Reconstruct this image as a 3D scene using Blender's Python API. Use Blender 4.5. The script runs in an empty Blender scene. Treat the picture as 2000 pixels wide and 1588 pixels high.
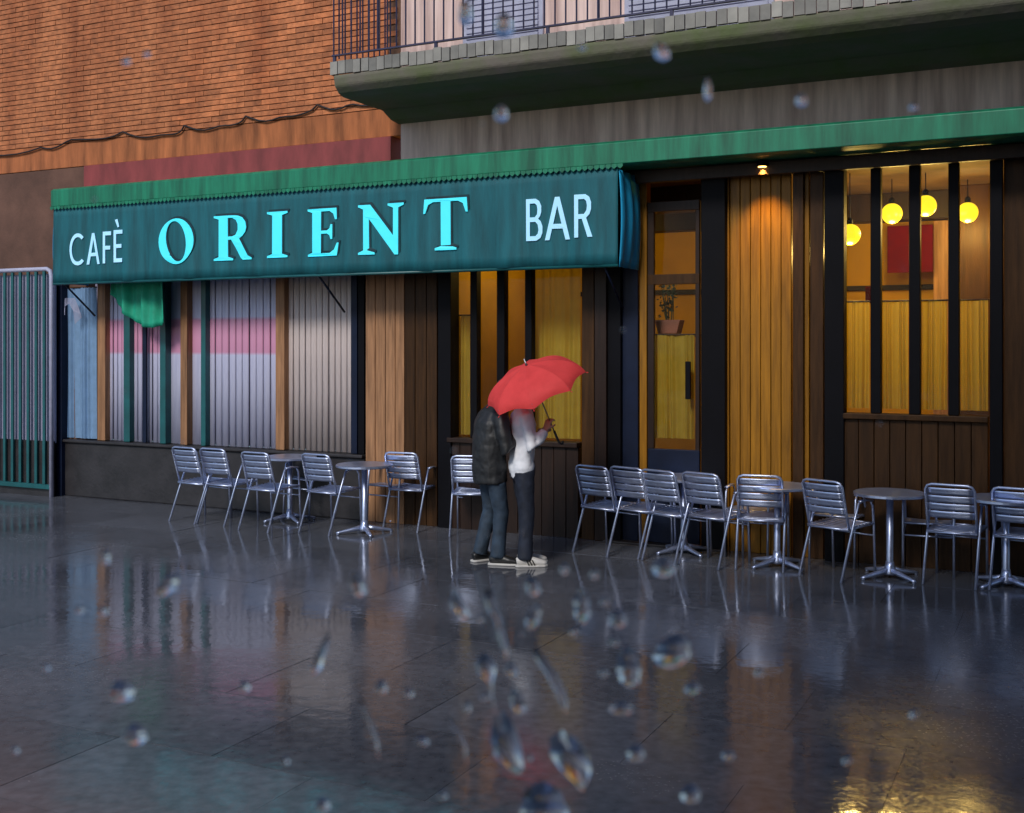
import bpy, bmesh, math, random
from mathutils import Vector, Matrix
from mathutils.geometry import tessellate_polygon
from bpy_extras.object_utils import world_to_camera_view
random.seed(7)
R = math.radians
scene = bpy.context.scene
COL = scene.collection

# ------------------------------------------------------------------ camera, sky, sun, exposure
CAM_H = 2.0
FPX = 2200.0                      # focal length in pixels of the 2000 px wide photograph
cam_d = bpy.data.cameras.new('camera')
cam_d.sensor_width = 36.0
cam_d.lens = 36.0 * FPX / 2000.0
cam_d.shift_y = -124.0 / 2000.0
cam_d.dof.use_dof = True            # focused on the people: beads on the near glass go soft
cam_d.dof.focus_distance = 10.2
cam_d.dof.aperture_fstop = 8.5
cam_d.clip_start = 0.02
cam_d.clip_end = 500.0
cam = bpy.data.objects.new('camera', cam_d)
cam.location = (0, 0, CAM_H)
cam.rotation_euler = (R(90), 0, 0)
COL.objects.link(cam)
scene.camera = cam

world = bpy.data.worlds.new('World')
scene.world = world
world.use_nodes = True
nt = world.node_tree
bg = nt.nodes['Background']
sky = nt.nodes.new('ShaderNodeTexSky')
sky.sky_type = 'NISHITA'
sky.sun_disc = False
sky.sun_elevation = R(38)
sky.sun_rotation = R(205)
sky.air_density = 1.0
sky.dust_density = 1.0
sky.ozone_density = 4.0
nt.links.new(sky.outputs['Color'], bg.inputs['Color'])
bg.inputs['Strength'].default_value = 0.085

sun_d = bpy.data.lights.new('sun', 'SUN')
sun_d.energy = 1.5
sun_d.angle = R(14)
sun_d.color = (1.0, 0.95, 0.88)
sun = bpy.data.objects.new('sun', sun_d)
SUN_DIR = Vector((math.sin(R(205)) * math.cos(R(38)), math.cos(R(205)) * math.cos(R(38)), math.sin(R(38))))
sun.rotation_euler = SUN_DIR.to_track_quat('Z', 'Y').to_euler()
sun.location = SUN_DIR * 40
COL.objects.link(sun)

scene.view_settings.view_transform = 'Standard'
scene.view_settings.look = 'None'
scene.view_settings.exposure = 0.45
scene.view_settings.gamma = 1.0
scene.view_settings.use_curve_mapping = False
scene.render.engine = 'CYCLES'
scene.cycles.use_denoising = True
scene.cycles.max_bounces = 8
scene.cycles.transparent_max_bounces = 16
scene.cycles.caustics_reflective = False
scene.cycles.sample_clamp_indirect = 6.0

# ------------------------------------------------------------------ materials
MATS = {}


def mat(name, col, rough=0.6, metal=0.0, var=0.25, scale=6.0, stretch=(1, 1, 1), bump=0.0, bscale=40.0, rnd=0.0,
        emit=None, estr=0.0, spec=0.5, col2=None, rough2=None, detail=5.0):
    """Principled surface: noise between two tones, optional fine relief, optional per-object tone."""
    m = bpy.data.materials.new(name)
    m.use_nodes = True
    t = m.node_tree
    N, L = t.nodes, t.links
    p = N['Principled BSDF']
    tc = N.new('ShaderNodeTexCoord')
    mp = N.new('ShaderNodeMapping')
    mp.inputs['Scale'].default_value = stretch
    L.new(tc.outputs['Object'], mp.inputs['Vector'])
    nz = N.new('ShaderNodeTexNoise')
    nz.inputs['Scale'].default_value = scale
    nz.inputs['Detail'].default_value = detail
    nz.inputs['Roughness'].default_value = 0.6
    L.new(mp.outputs['Vector'], nz.inputs['Vector'])
    if rnd:
        oi = N.new('ShaderNodeObjectInfo')
        ad = N.new('ShaderNodeVectorMath')
        ad.operation = 'ADD'
        sc_ = N.new('ShaderNodeVectorMath')
        sc_.operation = 'SCALE'
        sc_.inputs[0].default_value = (13, 7, 29)
        L.new(oi.outputs['Random'], sc_.inputs['Scale'])
        L.new(mp.outputs['Vector'], ad.inputs[0])
        L.new(sc_.outputs['Vector'], ad.inputs[1])
        L.new(ad.outputs['Vector'], nz.inputs['Vector'])
    rp = N.new('ShaderNodeValToRGB')
    c2 = col2 or tuple(min(1, c * (1 + var)) for c in col)
    c1 = tuple(c * (1 - var) for c in col) if col2 is None else col
    rp.color_ramp.elements[0].color = (*c1, 1)
    rp.color_ramp.elements[1].color = (*c2, 1)
    rp.color_ramp.elements[0].position = 0.3
    rp.color_ramp.elements[1].position = 0.7
    L.new(nz.outputs['Fac'], rp.inputs['Fac'])
    out = rp.outputs['Color']
    if rnd:
        hs = N.new('ShaderNodeHueSaturation')
        mr = N.new('ShaderNodeMapRange')
        mr.inputs['To Min'].default_value = 1 - rnd
        mr.inputs['To Max'].default_value = 1 + rnd
        L.new(oi.outputs['Random'], mr.inputs['Value'])
        L.new(mr.outputs['Result'], hs.inputs['Value'])
        L.new(out, hs.inputs['Color'])
        out = hs.outputs['Color']
    L.new(out, p.inputs['Base Color'])
    p.inputs['Metallic'].default_value = metal
    p.inputs['Specular IOR Level'].default_value = spec
    if rough2 is not None:
        m2 = N.new('ShaderNodeMapRange')
        m2.inputs['From Min'].default_value = 0.3
        m2.inputs['From Max'].default_value = 0.7
        m2.inputs['To Min'].default_value = rough
        m2.inputs['To Max'].default_value = rough2
        L.new(nz.outputs['Fac'], m2.inputs['Value'])
        L.new(m2.outputs['Result'], p.inputs['Roughness'])
    else:
        p.inputs['Roughness'].default_value = rough
    if bump:
        nb = N.new('ShaderNodeTexNoise')
        nb.inputs['Scale'].default_value = bscale
        nb.inputs['Detail'].default_value = 6
        L.new(mp.outputs['Vector'], nb.inputs['Vector'])
        bp = N.new('ShaderNodeBump')
        bp.inputs['Strength'].default_value = bump
        bp.inputs['Distance'].default_value = 0.01
        L.new(nb.outputs['Fac'], bp.inputs['Height'])
        L.new(bp.outputs['Normal'], p.inputs['Normal'])
    if emit:
        p.inputs['Emission Color'].default_value = (*emit, 1)
        p.inputs['Emission Strength'].default_value = estr
    MATS[name] = m
    return m


def thin_glass(name, tint=(0.95, 0.97, 1.0), rough=0.02):
    m = bpy.data.materials.new(name)
    m.use_nodes = True
    t = m.node_tree
    N, L = t.nodes, t.links
    N.remove(N['Principled BSDF'])
    tr = N.new('ShaderNodeBsdfTransparent')
    tr.inputs['Color'].default_value = (*tint, 1)
    gl = N.new('ShaderNodeBsdfGlossy')
    gl.inputs['Roughness'].default_value = rough
    fr = N.new('ShaderNodeFresnel')
    fr.inputs['IOR'].default_value = 1.16
    mx = N.new('ShaderNodeMixShader')
    L.new(fr.outputs['Fac'], mx.inputs['Fac'])
    L.new(tr.outputs['BSDF'], mx.inputs[1])
    L.new(gl.outputs['BSDF'], mx.inputs[2])
    L.new(mx.outputs['Shader'], N['Material Output'].inputs['Surface'])
    MATS[name] = m
    return m


def translucent(name, col, amount=0.5, rough=0.7):
    """Cloth that lets light through."""
    m = mat(name, col, rough, var=0.12, scale=9, bump=0.15, bscale=60)
    t = m.node_tree
    N, L = t.nodes, t.links
    tl = N.new('ShaderNodeBsdfTranslucent')
    tl.inputs['Color'].default_value = (*col, 1)
    mx = N.new('ShaderNodeMixShader')
    mx.inputs['Fac'].default_value = amount
    L.new(N['Principled BSDF'].outputs['BSDF'], mx.inputs[1])
    L.new(tl.outputs['BSDF'], mx.inputs[2])
    L.new(mx.outputs['Shader'], N['Material Output'].inputs['Surface'])
    return m


def wet_ground(name):
    m = bpy.data.materials.new(name)
    m.use_nodes = True
    t = m.node_tree
    N, L = t.nodes, t.links
    p = N['Principled BSDF']
    geo = N.new('ShaderNodeNewGeometry')
    n1 = N.new('ShaderNodeTexNoise')
    n1.inputs['Scale'].default_value = 0.55
    n1.inputs['Detail'].default_value = 4
    L.new(geo.outputs['Position'], n1.inputs['Vector'])
    n2 = N.new('ShaderNodeTexNoise')
    n2.inputs['Scale'].default_value = 14
    n2.inputs['Detail'].default_value = 8
    L.new(geo.outputs['Position'], n2.inputs['Vector'])
    rp = N.new('ShaderNodeValToRGB')
    rp.color_ramp.elements[0].color = (0.048, 0.052, 0.064, 1)
    rp.color_ramp.elements[1].color = (0.150, 0.158, 0.185, 1)
    rp.color_ramp.elements[0].position = 0.3
    rp.color_ramp.elements[1].position = 0.75
    mxn = N.new('ShaderNodeMath')
    mxn.operation = 'MULTIPLY_ADD'
    mxn.inputs[1].default_value = 0.5
    hf = N.new('ShaderNodeMath')
    hf.operation = 'MULTIPLY'
    hf.inputs[1].default_value = 0.5
    L.new(n1.outputs['Fac'], hf.inputs[0])
    L.new(n2.outputs['Fac'], mxn.inputs[0])
    L.new(hf.outputs[0], mxn.inputs[2])
    L.new(mxn.outputs[0], rp.inputs['Fac'])
    oi = N.new('ShaderNodeObjectInfo')
    tone = N.new('ShaderNodeMapRange')
    tone.inputs['To Min'].default_value = 0.86
    tone.inputs['To Max'].default_value = 1.14
    L.new(oi.outputs['Random'], tone.inputs['Value'])
    hsv = N.new('ShaderNodeHueSaturation')
    L.new(tone.outputs['Result'], hsv.inputs['Value'])
    L.new(rp.outputs['Color'], hsv.inputs['Color'])
    L.new(hsv.outputs['Color'], p.inputs['Base Color'])
    mr = N.new('ShaderNodeMapRange')
    mr.inputs['From Min'].default_value = 0.40
    mr.inputs['From Max'].default_value = 0.62
    mr.inputs['To Min'].default_value = 0.05
    mr.inputs['To Max'].default_value = 0.21
    L.new(n1.outputs['Fac'], mr.inputs['Value'])
    gr = N.new('ShaderNodeTexNoise')
    gr.inputs['Scale'].default_value = 45
    gr.inputs['Detail'].default_value = 4
    L.new(geo.outputs['Position'], gr.inputs['Vector'])
    gm = N.new('ShaderNodeMapRange')
    gm.inputs['From Min'].default_value = 0.35
    gm.inputs['From Max'].default_value = 0.7
    gm.inputs['To Min'].default_value = 0.75
    gm.inputs['To Max'].default_value = 1.5
    L.new(gr.outputs['Fac'], gm.inputs['Value'])
    rm_ = N.new('ShaderNodeMath')
    rm_.operation = 'MULTIPLY'
    L.new(mr.outputs['Result'], rm_.inputs[0])
    L.new(gm.outputs['Result'], rm_.inputs[1])
    L.new(rm_.outputs[0], p.inputs['Roughness'])
    p.inputs['IOR'].default_value = 1.45
    p.inputs['Specular IOR Level'].default_value = 0.75
    nb = N.new('ShaderNodeTexNoise')
    nb.inputs['Scale'].default_value = 9
    nb.inputs['Detail'].default_value = 5
    L.new(geo.outputs['Position'], nb.inputs['Vector'])
    bp = N.new('ShaderNodeBump')
    bp.inputs['Strength'].default_value = 0.07
    bp.inputs['Distance'].default_value = 0.02
    L.new(nb.outputs['Fac'], bp.inputs['Height'])
    L.new(bp.outputs['Normal'], p.inputs['Normal'])
    MATS[name] = m
    return m


def banded(name, base, band, z0, z1, rough=0.35):
    """Pale plastic sheet with one printed colour band between two heights (object space = metres)."""
    m = mat(name, base, rough, var=0.18, scale=3.0, stretch=(5, 5, 0.6), bump=0.1, bscale=20)
    t = m.node_tree
    N, L = t.nodes, t.links
    p = N['Principled BSDF']
    src = p.inputs['Base Color'].links[0].from_socket
    tc = N.new('ShaderNodeTexCoord')
    sx = N.new('ShaderNodeSeparateXYZ')
    L.new(tc.outputs['Object'], sx.inputs[0])
    a = N.new('ShaderNodeMapRange')
    a.inputs['From Min'].default_value = z0 - 0.02
    a.inputs['From Max'].default_value = z0 + 0.02
    b = N.new('ShaderNodeMapRange')
    b.inputs['From Min'].default_value = z1 + 0.02
    b.inputs['From Max'].default_value = z1 - 0.02
    L.new(sx.outputs['Z'], a.inputs['Value'])
    L.new(sx.outputs['Z'], b.inputs['Value'])
    mu = N.new('ShaderNodeMath')
    mu.operation = 'MULTIPLY'
    L.new(a.outputs['Result'], mu.inputs[0])
    L.new(b.outputs['Result'], mu.inputs[1])
    mx = N.new('ShaderNodeMix')
    mx.data_type = 'RGBA'
    L.new(mu.outputs[0], mx.inputs['Factor'])
    L.new(src, mx.inputs['A'])
    mx.inputs['B'].default_value = (*band, 1)
    L.new(mx.outputs['Result'], p.inputs['Base Color'])
    return m


wet_ground('wet_stone')
mat('brick', (0.56, 0.21, 0.080), 0.75, var=0.35, scale=9, stretch=(1, 1, 1.5), bump=0.4, bscale=60, rnd=0.24)
m = MATS['brick']
N, L = m.node_tree.nodes, m.node_tree.links
gp_ = N.new('ShaderNodeNewGeometry')
mp_ = N.new('ShaderNodeMapping')
mp_.inputs['Scale'].default_value = (1.8, 1.8, 0.35)
nw = N.new('ShaderNodeTexNoise')
nw.inputs['Scale'].default_value = 1.4
nw.inputs['Detail'].default_value = 6
L.new(gp_.outputs['Position'], mp_.inputs['Vector'])
L.new(mp_.outputs['Vector'], nw.inputs['Vector'])
rw_ = N.new('ShaderNodeValToRGB')
rw_.color_ramp.elements[0].position, rw_.color_ramp.elements[1].position = 0.35, 0.68
rw_.color_ramp.elements[0].color = (0.62, 0.45, 0.36, 1)
rw_.color_ramp.elements[1].color = (1.12, 1.05, 1.05, 1)
L.new(nw.outputs['Fac'], rw_.inputs['Fac'])
mw_ = N.new('ShaderNodeMix')
mw_.data_type = 'RGBA'
mw_.blend_type = 'MULTIPLY'
mw_.inputs['Factor'].default_value = 0.85
L.new(N['Principled BSDF'].inputs['Base Color'].links[0].from_socket, mw_.inputs['A'])
L.new(rw_.outputs['Color'], mw_.inputs['B'])
L.new(mw_.outputs['Result'], N['Principled BSDF'].inputs['Base Color'])
mat('mortar', (0.15, 0.075, 0.045), 0.9, var=0.3, scale=8, bump=0.4)
mat('orange_plaster', (0.40, 0.13, 0.045), 0.85, var=0.5, scale=1.6, stretch=(4, 4, 0.6), bump=0.3)
mat('pink_plaster', (0.82, 0.55, 0.50), 0.85, var=0.38, scale=1.6, stretch=(5.5, 5.5, 0.4), bump=0.35, bscale=25)
mat('dark_plaster', (0.13, 0.065, 0.045), 0.85, var=0.35, scale=2, bump=0.3)
mat('maroon_paint', (0.26, 0.045, 0.045), 0.6, var=0.3, scale=2.5, stretch=(2, 2, 0.6))
mat('green_paint', (0.007, 0.19, 0.10), 0.45, var=0.45, scale=1.8, stretch=(5, 5, 0.5), bump=0.1)
mat('mossy_stone', (0.19, 0.165, 0.145), 0.85, col2=(0.12, 0.155, 0.06), scale=2.2, bump=0.6, bscale=18)
mat('pale_tile', (0.26, 0.25, 0.22), 0.4, var=0.3, scale=4, rnd=0.3)
mat('iron', (0.045, 0.042, 0.085), 0.4, metal=0.3, var=0.3)
mat('teal_metal', (0.008, 0.10, 0.11), 0.35, var=0.3, scale=3)
mat('navy_metal', (0.006, 0.012, 0.035), 0.5, spec=0.25, var=0.3, scale=3)
mat('black_metal', (0.002, 0.002, 0.004), 0.6, spec=0.15, var=0.3, scale=3)
mat('brown_wood', (0.050, 0.022, 0.007), 0.5, spec=0.2, var=0.4, scale=3, stretch=(9, 9, 0.7), bump=0.25, bscale=10, rnd=0.15)
mat('light_wood', (0.33, 0.17, 0.085), 0.5, spec=0.3, var=0.35, scale=3, stretch=(9, 9, 0.7), bump=0.25, bscale=10, rnd=0.15)
mat('honey_wood', (0.30, 0.130, 0.008), 0.45, spec=0.3, var=0.35, scale=3, stretch=(9, 9, 0.6), bump=0.2, bscale=10, rnd=0.18)
mat('dark_wood', (0.022, 0.010, 0.006), 0.5, spec=0.3, var=0.4, scale=3, stretch=(9, 9, 0.7), bump=0.2, bscale=10, rnd=0.2)
mat('dark_stone', (0.026, 0.024, 0.027), 0.5, var=0.4, scale=4, bump=0.4, bscale=20)
banded('pvc', (0.66, 0.67, 0.94), (0.72, 0.34, 0.52), 1.87, 2.30)
mat('beige_pvc', (0.70, 0.60, 0.58), 0.4, var=0.2, scale=3, stretch=(5, 5, 0.6))
mat('grey_board', (0.34, 0.33, 0.46), 0.5, var=0.2, scale=2, stretch=(3, 3, 0.6))
translucent('blue_curtain', (0.22, 0.38, 0.60), 0.2)
translucent('cafe_curtain', (0.55, 0.36, 0.025), 0.45)
mat('teal_cloth', (0.004, 0.115, 0.145), 0.7, var=0.35, scale=2.2, stretch=(4, 4, 0.5), bump=0.25, bscale=30)
mat('blue_cloth', (0.015, 0.42, 0.80), 0.65, var=0.3, scale=2.5, stretch=(3, 3, 0.5))
mat('green_cloth', (0.01, 0.36, 0.22), 0.7, var=0.3, scale=4, bump=0.2)
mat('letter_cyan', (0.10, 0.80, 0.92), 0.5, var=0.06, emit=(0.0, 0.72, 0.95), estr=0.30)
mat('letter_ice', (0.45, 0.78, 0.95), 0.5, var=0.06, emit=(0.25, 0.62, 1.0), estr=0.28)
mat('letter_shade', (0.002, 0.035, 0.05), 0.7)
mat('aluminium', (0.52, 0.59, 0.80), 0.30, metal=0.85, var=0.1, scale=12, rough2=0.42)
mat('ochre_wall', (0.55, 0.31, 0.010), 0.8, var=0.22, scale=1.2)
mat('dark_ceiling', (0.10, 0.055, 0.02), 0.8)
mat('room_floor', (0.12, 0.06, 0.03), 0.4, scale=4)
mat('red_print', (0.09, 0.002, 0.002), 0.8, spec=0.05, var=0.2)
mat('lamp_globe', (0.5, 0.36, 0.02), 0.4, emit=(1.0, 0.74, 0.02), estr=0.95, var=0.02)
mat('lamp_warm', (0.9, 0.6, 0.2), 0.4, emit=(1.0, 0.55, 0.12), estr=6.0, var=0.02)
mat('terracotta', (0.22, 0.07, 0.03), 0.7)
mat('leaf', (0.035, 0.06, 0.015), 0.5, rnd=0.3)
mat('cable', (0.02, 0.015, 0.015), 0.5)
mat('shutter', (0.46, 0.47, 0.62), 0.5, var=0.15)
mat('skin', (0.50, 0.28, 0.20), 0.5, var=0.1, scale=20)
mat('hair', (0.018, 0.011, 0.008), 0.45, scale=30, stretch=(3, 3, 0.5), bump=0.4, bscale=60)
mat('black_jacket', (0.016, 0.017, 0.019), 0.5, var=0.12, scale=14, bump=0.25, bscale=25)
mat('white_shirt', (0.84, 0.87, 0.93), 0.75, var=0.06, scale=10, bump=0.2, bscale=30)
mat('jeans_blue', (0.024, 0.043, 0.070), 0.75, var=0.5, scale=9, bump=0.2, bscale=40)
mat('jeans_dark', (0.012, 0.017, 0.032), 0.75, var=0.5, scale=9, bump=0.2, bscale=40)
mat('shoe_white', (0.60, 0.58, 0.55), 0.5, var=0.15)
mat('shoe_black', (0.012, 0.012, 0.013), 0.4)
mat('eye_white', (0.8, 0.8, 0.78), 0.2)
mat('lips', (0.38, 0.13, 0.11), 0.5)
translucent('umbrella_red', (0.98, 0.085, 0.085), 0.25, 0.6)
MATS['umbrella_red'].node_tree.nodes['Principled BSDF'].inputs['Specular IOR Level'].default_value = 0.2
mat('umbrella_metal', (0.25, 0.25, 0.27), 0.3, metal=0.9)
thin_glass('window_glass')

# ------------------------------------------------------------------ mesh helpers


class MB:
    def __init__(s):
        s.v, s.f = [], []

    def box(s, x0, x1, y0, y1, z0, z1):
        n = len(s.v)
        s.v += [(x0, y0, z0), (x1, y0, z0), (x1, y1, z0), (x0, y1, z0), (x0, y0, z1), (x1, y0, z1), (x1, y1, z1), (x0, y1, z1)]
        s.f += [tuple(n + i for i in q) for q in ((0, 3, 2, 1), (4, 5, 6, 7), (0, 1, 5, 4), (1, 2, 6, 5), (2, 3, 7, 6), (3, 0, 4, 7))]
        return s

    def tube(s, pts, r, seg=10, side=None, caps=True):
        """Swept tube; r is one radius, or one (a, b) or radius per point; a lies along `side`."""
        pts = [Vector(p) for p in pts]
        k = len(pts)
        rs = r if isinstance(r, (list, tuple)) and len(r) == k else [r] * k
        rs = [q if isinstance(q, (list, tuple)) else (q, q) for q in rs]
        n0 = len(s.v)
        ref = Vector(side) if side is not None else None
        px = None
        for i, p in enumerate(pts):
            t = (pts[min(i + 1, k - 1)] - pts[max(i - 1, 0)]).normalized()
            if ref is not None:
                a = ref - t * ref.dot(t)
            elif px is not None:
                a = px - t * px.dot(t)
            else:
                a = t.orthogonal()
            if a.length < 1e-5:
                a = t.orthogonal()
            a.normalize()
            px = a
            b = t.cross(a)
            for j in range(seg):
                an = 2 * math.pi * j / seg
                q = p + a * math.cos(an) * rs[i][0] + b * math.sin(an) * rs[i][1]
                s.v.append(tuple(q))
        for i in range(k - 1):
            for j in range(seg):
                a0, a1 = n0 + i * seg + j, n0 + i * seg + (j + 1) % seg
                s.f.append((a0, a1, a1 + seg, a0 + seg))
        if caps:
            s.f.append(tuple(n0 + j for j in reversed(range(seg))))
            s.f.append(tuple(n0 + (k - 1) * seg + j for j in range(seg)))
        return s

    def lathe(s, prof, seg=20, c=(0, 0, 0)):
        """prof: list of (radius, z) from bottom to top."""
        n0 = len(s.v)
        for r, z in prof:
            for j in range(seg):
                an = 2 * math.pi * j / seg
                s.v.append((c[0] + r * math.cos(an), c[1] + r * math.sin(an), c[2] + z))
        for i in range(len(prof) - 1):
            for j in range(seg):
                a0, a1 = n0 + i * seg + j, n0 + i * seg + (j + 1) % seg
                s.f.append((a0, a1, a1 + seg, a0 + seg))
        s.f.append(tuple(n0 + j for j in reversed(range(seg))))
        s.f.append(tuple(n0 + (len(prof) - 1) * seg + j for j in range(seg)))
        return s

    def ball(s, c, r, sx=1, sy=1, sz=1, n=10):
        prof = [(max(1e-4, math.sin(math.pi * i / n)) * r, -math.cos(math.pi * i / n) * r) for i in range(n + 1)]
        n0 = len(s.v)
        s.lathe(prof, seg=2 * n)
        for i in range(n0, len(s.v)):
            x, y, z = s.v[i]
            s.v[i] = (c[0] + x * sx, c[1] + y * sy, c[2] + z * sz)
        return s

    def plate(s, polys, v0, v1, place):
        """Extruded flat outline with holes. polys: [outer, hole, ...] of 2D points; place(x, y, v) -> 3D."""
        flat = [p for poly in polys for p in poly]
        tris = tessellate_polygon([[Vector((x, y, 0)) for x, y in poly] for poly in polys])
        n = len(s.v)
        m = len(flat)
        s.v += [place(x, y, v0) for x, y in flat] + [place(x, y, v1) for x, y in flat]
        for a, b, c in tris:
            s.f.append((n + a, n + b, n + c))
            s.f.append((n + m + c, n + m + b, n + m + a))
        o = 0
        for poly in polys:
            k = len(poly)
            for i in range(k):
                a, b = o + i, o + (i + 1) % k
                s.f.append((n + a, n + b, n + m + b, n + m + a))
            o += k
        return s

    def sheet(s, fn, nu, nv):
        n0 = len(s.v)
        for i in range(nu + 1):
            for j in range(nv + 1):
                s.v.append(tuple(fn(i / nu, j / nv)))
        for i in range(nu):
            for j in range(nv):
                a = n0 + i * (nv + 1) + j
                s.f.append((a, a + nv + 1, a + nv + 2, a + 1))
        return s

    def mesh(s, name, smooth=False):
        me = bpy.data.meshes.new(name)
        me.from_pydata(s.v, [], s.f)
        bm = bmesh.new()
        bm.from_mesh(me)
        bmesh.ops.recalc_face_normals(bm, faces=bm.faces)
        bm.to_mesh(me)
        bm.free()
        if smooth:
            for p in me.polygons:
                p.use_smooth = True
        return me

    def build(s, name, m, parent=None, bevel=0.0, smooth=False, solid=0.0):
        return link(name, s.mesh(name, smooth), m, parent, bevel, solid)


def link(name, me, m, parent=None, bevel=0.0, solid=0.0):
    o = bpy.data.objects.new(name, me)
    if m and not me.materials:
        me.materials.append(MATS[m] if isinstance(m, str) else m)
    COL.objects.link(o)
    if parent:
        o.parent = parent
    if solid:
        sm = o.modifiers.new('thickness', 'SOLIDIFY')
        sm.thickness = solid
        sm.offset = 0
    if bevel:
        b = o.modifiers.new('edge', 'BEVEL')
        b.width = bevel
        b.segments = 2
        b.limit_method = 'ANGLE'
    return o


def empty(name, loc=(0, 0, 0), rz=0.0, parent=None):
    o = bpy.data.objects.new(name, None)
    o.location = loc
    o.rotation_euler = (0, 0, rz)
    o.empty_display_size = 0.2
    COL.objects.link(o)
    if parent:
        o.parent = parent
    return o


def tag(o, label=None, cat=None, group=None, kind=None):
    if label:
        o['label'] = label
    if cat:
        o['category'] = cat
    if group:
        o['group'] = group
    if kind:
        o['kind'] = kind
    return o


def copy_tree(o, parent=None):
    c = o.copy()
    COL.objects.link(c)
    c.parent = parent
    for ch in [x for x in KIDS.get(o.name, [])]:
        copy_tree(ch, c)
    return c


KIDS = {}


def note_kids(root):
    for o in [root] + list(root.children_recursive):
        KIDS[o.name] = list(o.children)


def evaluated(o):
    """Freeze an object's modifiers into its mesh."""
    dg = bpy.context.evaluated_depsgraph_get()
    me = bpy.data.meshes.new_from_object(o.evaluated_get(dg))
    o.modifiers.clear()
    old = o.data
    o.data = me
    bpy.data.meshes.remove(old)
    return o


# ------------------------------------------------------------------ the street's frame: u along the front, v into the building
P0 = Vector((-4.13, 13.97, 0))
TH = math.atan2(-0.5, 1)
UX, UY = math.cos(TH), math.sin(TH)
VX, VY = -UY, UX


def W(u, v, z=0.0):
    return Vector((P0.x + u * UX + v * VX, P0.y + u * UY + v * VY, z))


def fu(px, v=0.0):
    """Measured position along the front of something seen at column px of the photograph."""
    k = (px - 1000) / FPX
    return (k * (P0.y + v * VY) - P0.x - v * VX) / (UX - k * UY)


def fz(px, py, v=0.0):
    return CAM_H + (670 - py) / FPX * W(fu(px, v), v).y


def gp(px, py):
    """Point on the paving under a foot measured at (px, py)."""
    Y = CAM_H * FPX / (py - 670)
    return Vector(((px - 1000) / FPX * Y, Y, 0))


# ------------------------------------------------------------------ ground
g = MB()
g.box(-60, 60, -30, 80, -0.3, -0.005)
ground = tag(g.build('ground', 'wet_stone'), kind='structure')
slab_meshes = []
for i in range(4):
    b = MB().box(-0.5984, 0.5984, -0.3984, 0.3984, -0.05, 0)
    me = b.mesh('paving_slab')
    me.materials.append(MATS['wet_stone'])
    slab_meshes.append(me)
rs = random.Random(3)
for j in range(-16, 1):
    for i in range(-9, 14):
        c = W(i * 1.2 + (0.6 if j % 2 else 0) + 0.2, j * 0.8 - 0.42)
        if c.y < 3.4 or abs(c.x) > c.y * 0.60 + 0.6:
            continue
        o = link('paving_slab', slab_meshes[(i + j) % 4], None, ground)
        o.location = (c.x, c.y, rs.uniform(-0.0015, 0.0015))
        o.rotation_euler = (rs.uniform(-.0012, .0012), rs.uniform(-.0012, .0012), TH)

# ------------------------------------------------------------------ the building
bld = empty('cafe_building', P0, TH)
tag(bld, 'orange brick building with pale plaster, a balcony and an amber lit cafe front', 'building')
SLAB_Z = 4.53
MID = 3.24          # where brick gives way to plaster


def wallbox(name, u0, u1, z0, z1, v0, v1, m, parent=None, bevel=0.006):
    return MB().box(u0, u1, v0, v1, z0, z1).build(name, m, parent or bld, bevel)


# upper walls
brick_wall = wallbox('brick_wall', -9.0, MID, 4.63, 9.0, 0.012, 0.30, 'mortar', bevel=0)
wallbox('plaster_band', -9.0, MID, 4.31, 4.625, 0.002, 0.30, 'orange_plaster')
wallbox('maroon_band', -1.6, MID - 0.12, 3.945, 4.305, -0.03, 0.30, 'maroon_paint')
wallbox('plaster_wall', MID + 0.003, 14.0, 3.945, 9.0, -0.015, 0.30, 'pink_plaster')
wallbox('corner_wall', -9.0, -1.605, 0.0, 4.305, 0.01, 0.30, 'dark_plaster')

# bricks: laid one by one where they can be picked apart, the rest as one mass
bl, bh, jt = 0.25, 0.055, 0.011
cells = []
rb = random.Random(11)
row = 0
z = 4.635
while z < 8.9:
    u = -9.0 + (0.127 if row % 2 else 0.0)
    while u + bl < MID - 0.004:
        cells.append((u, z))
        u += bl + 0.004
    z += bh + jt
    row += 1


def visible(u, z):
    p = W(u + bl / 2, 0)
    px = 1000 + FPX * p.x / p.y
    py = 670 - FPX * (z - CAM_H) / p.y
    return -30 < px < 800 and -30 < py


seen = sorted([c for c in cells if visible(*c)], key=lambda c: -c[0])
single = set(seen[:300])
bmeshes = []
for i in range(5):
    d = [rb.uniform(-.003, .003) for _ in range(6)]
    me = MB().box(0 + d[0], bl + d[1], -0.001, 0.02, d[2] * .5, bh + d[3] * .5).mesh('brick')
    me.materials.append(MATS['brick'])
    bmeshes.append(me)
for u, z in single:
    o = link('brick', rb.choice(bmeshes), None, brick_wall)
    o.location = (u, rb.uniform(-0.003, 0.003), z)
rest = MB()
for u, z in cells:
    if (u, z) not in single:
        d = rb.uniform(-0.003, 0.003)
        rest.box(u + rb.uniform(-.003, .003), u + bl, d - .001, 0.02, z, z + bh + rb.uniform(-.002, .002))
tag(rest.build('brickwork', 'brick', brick_wall), kind='stuff')

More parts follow.
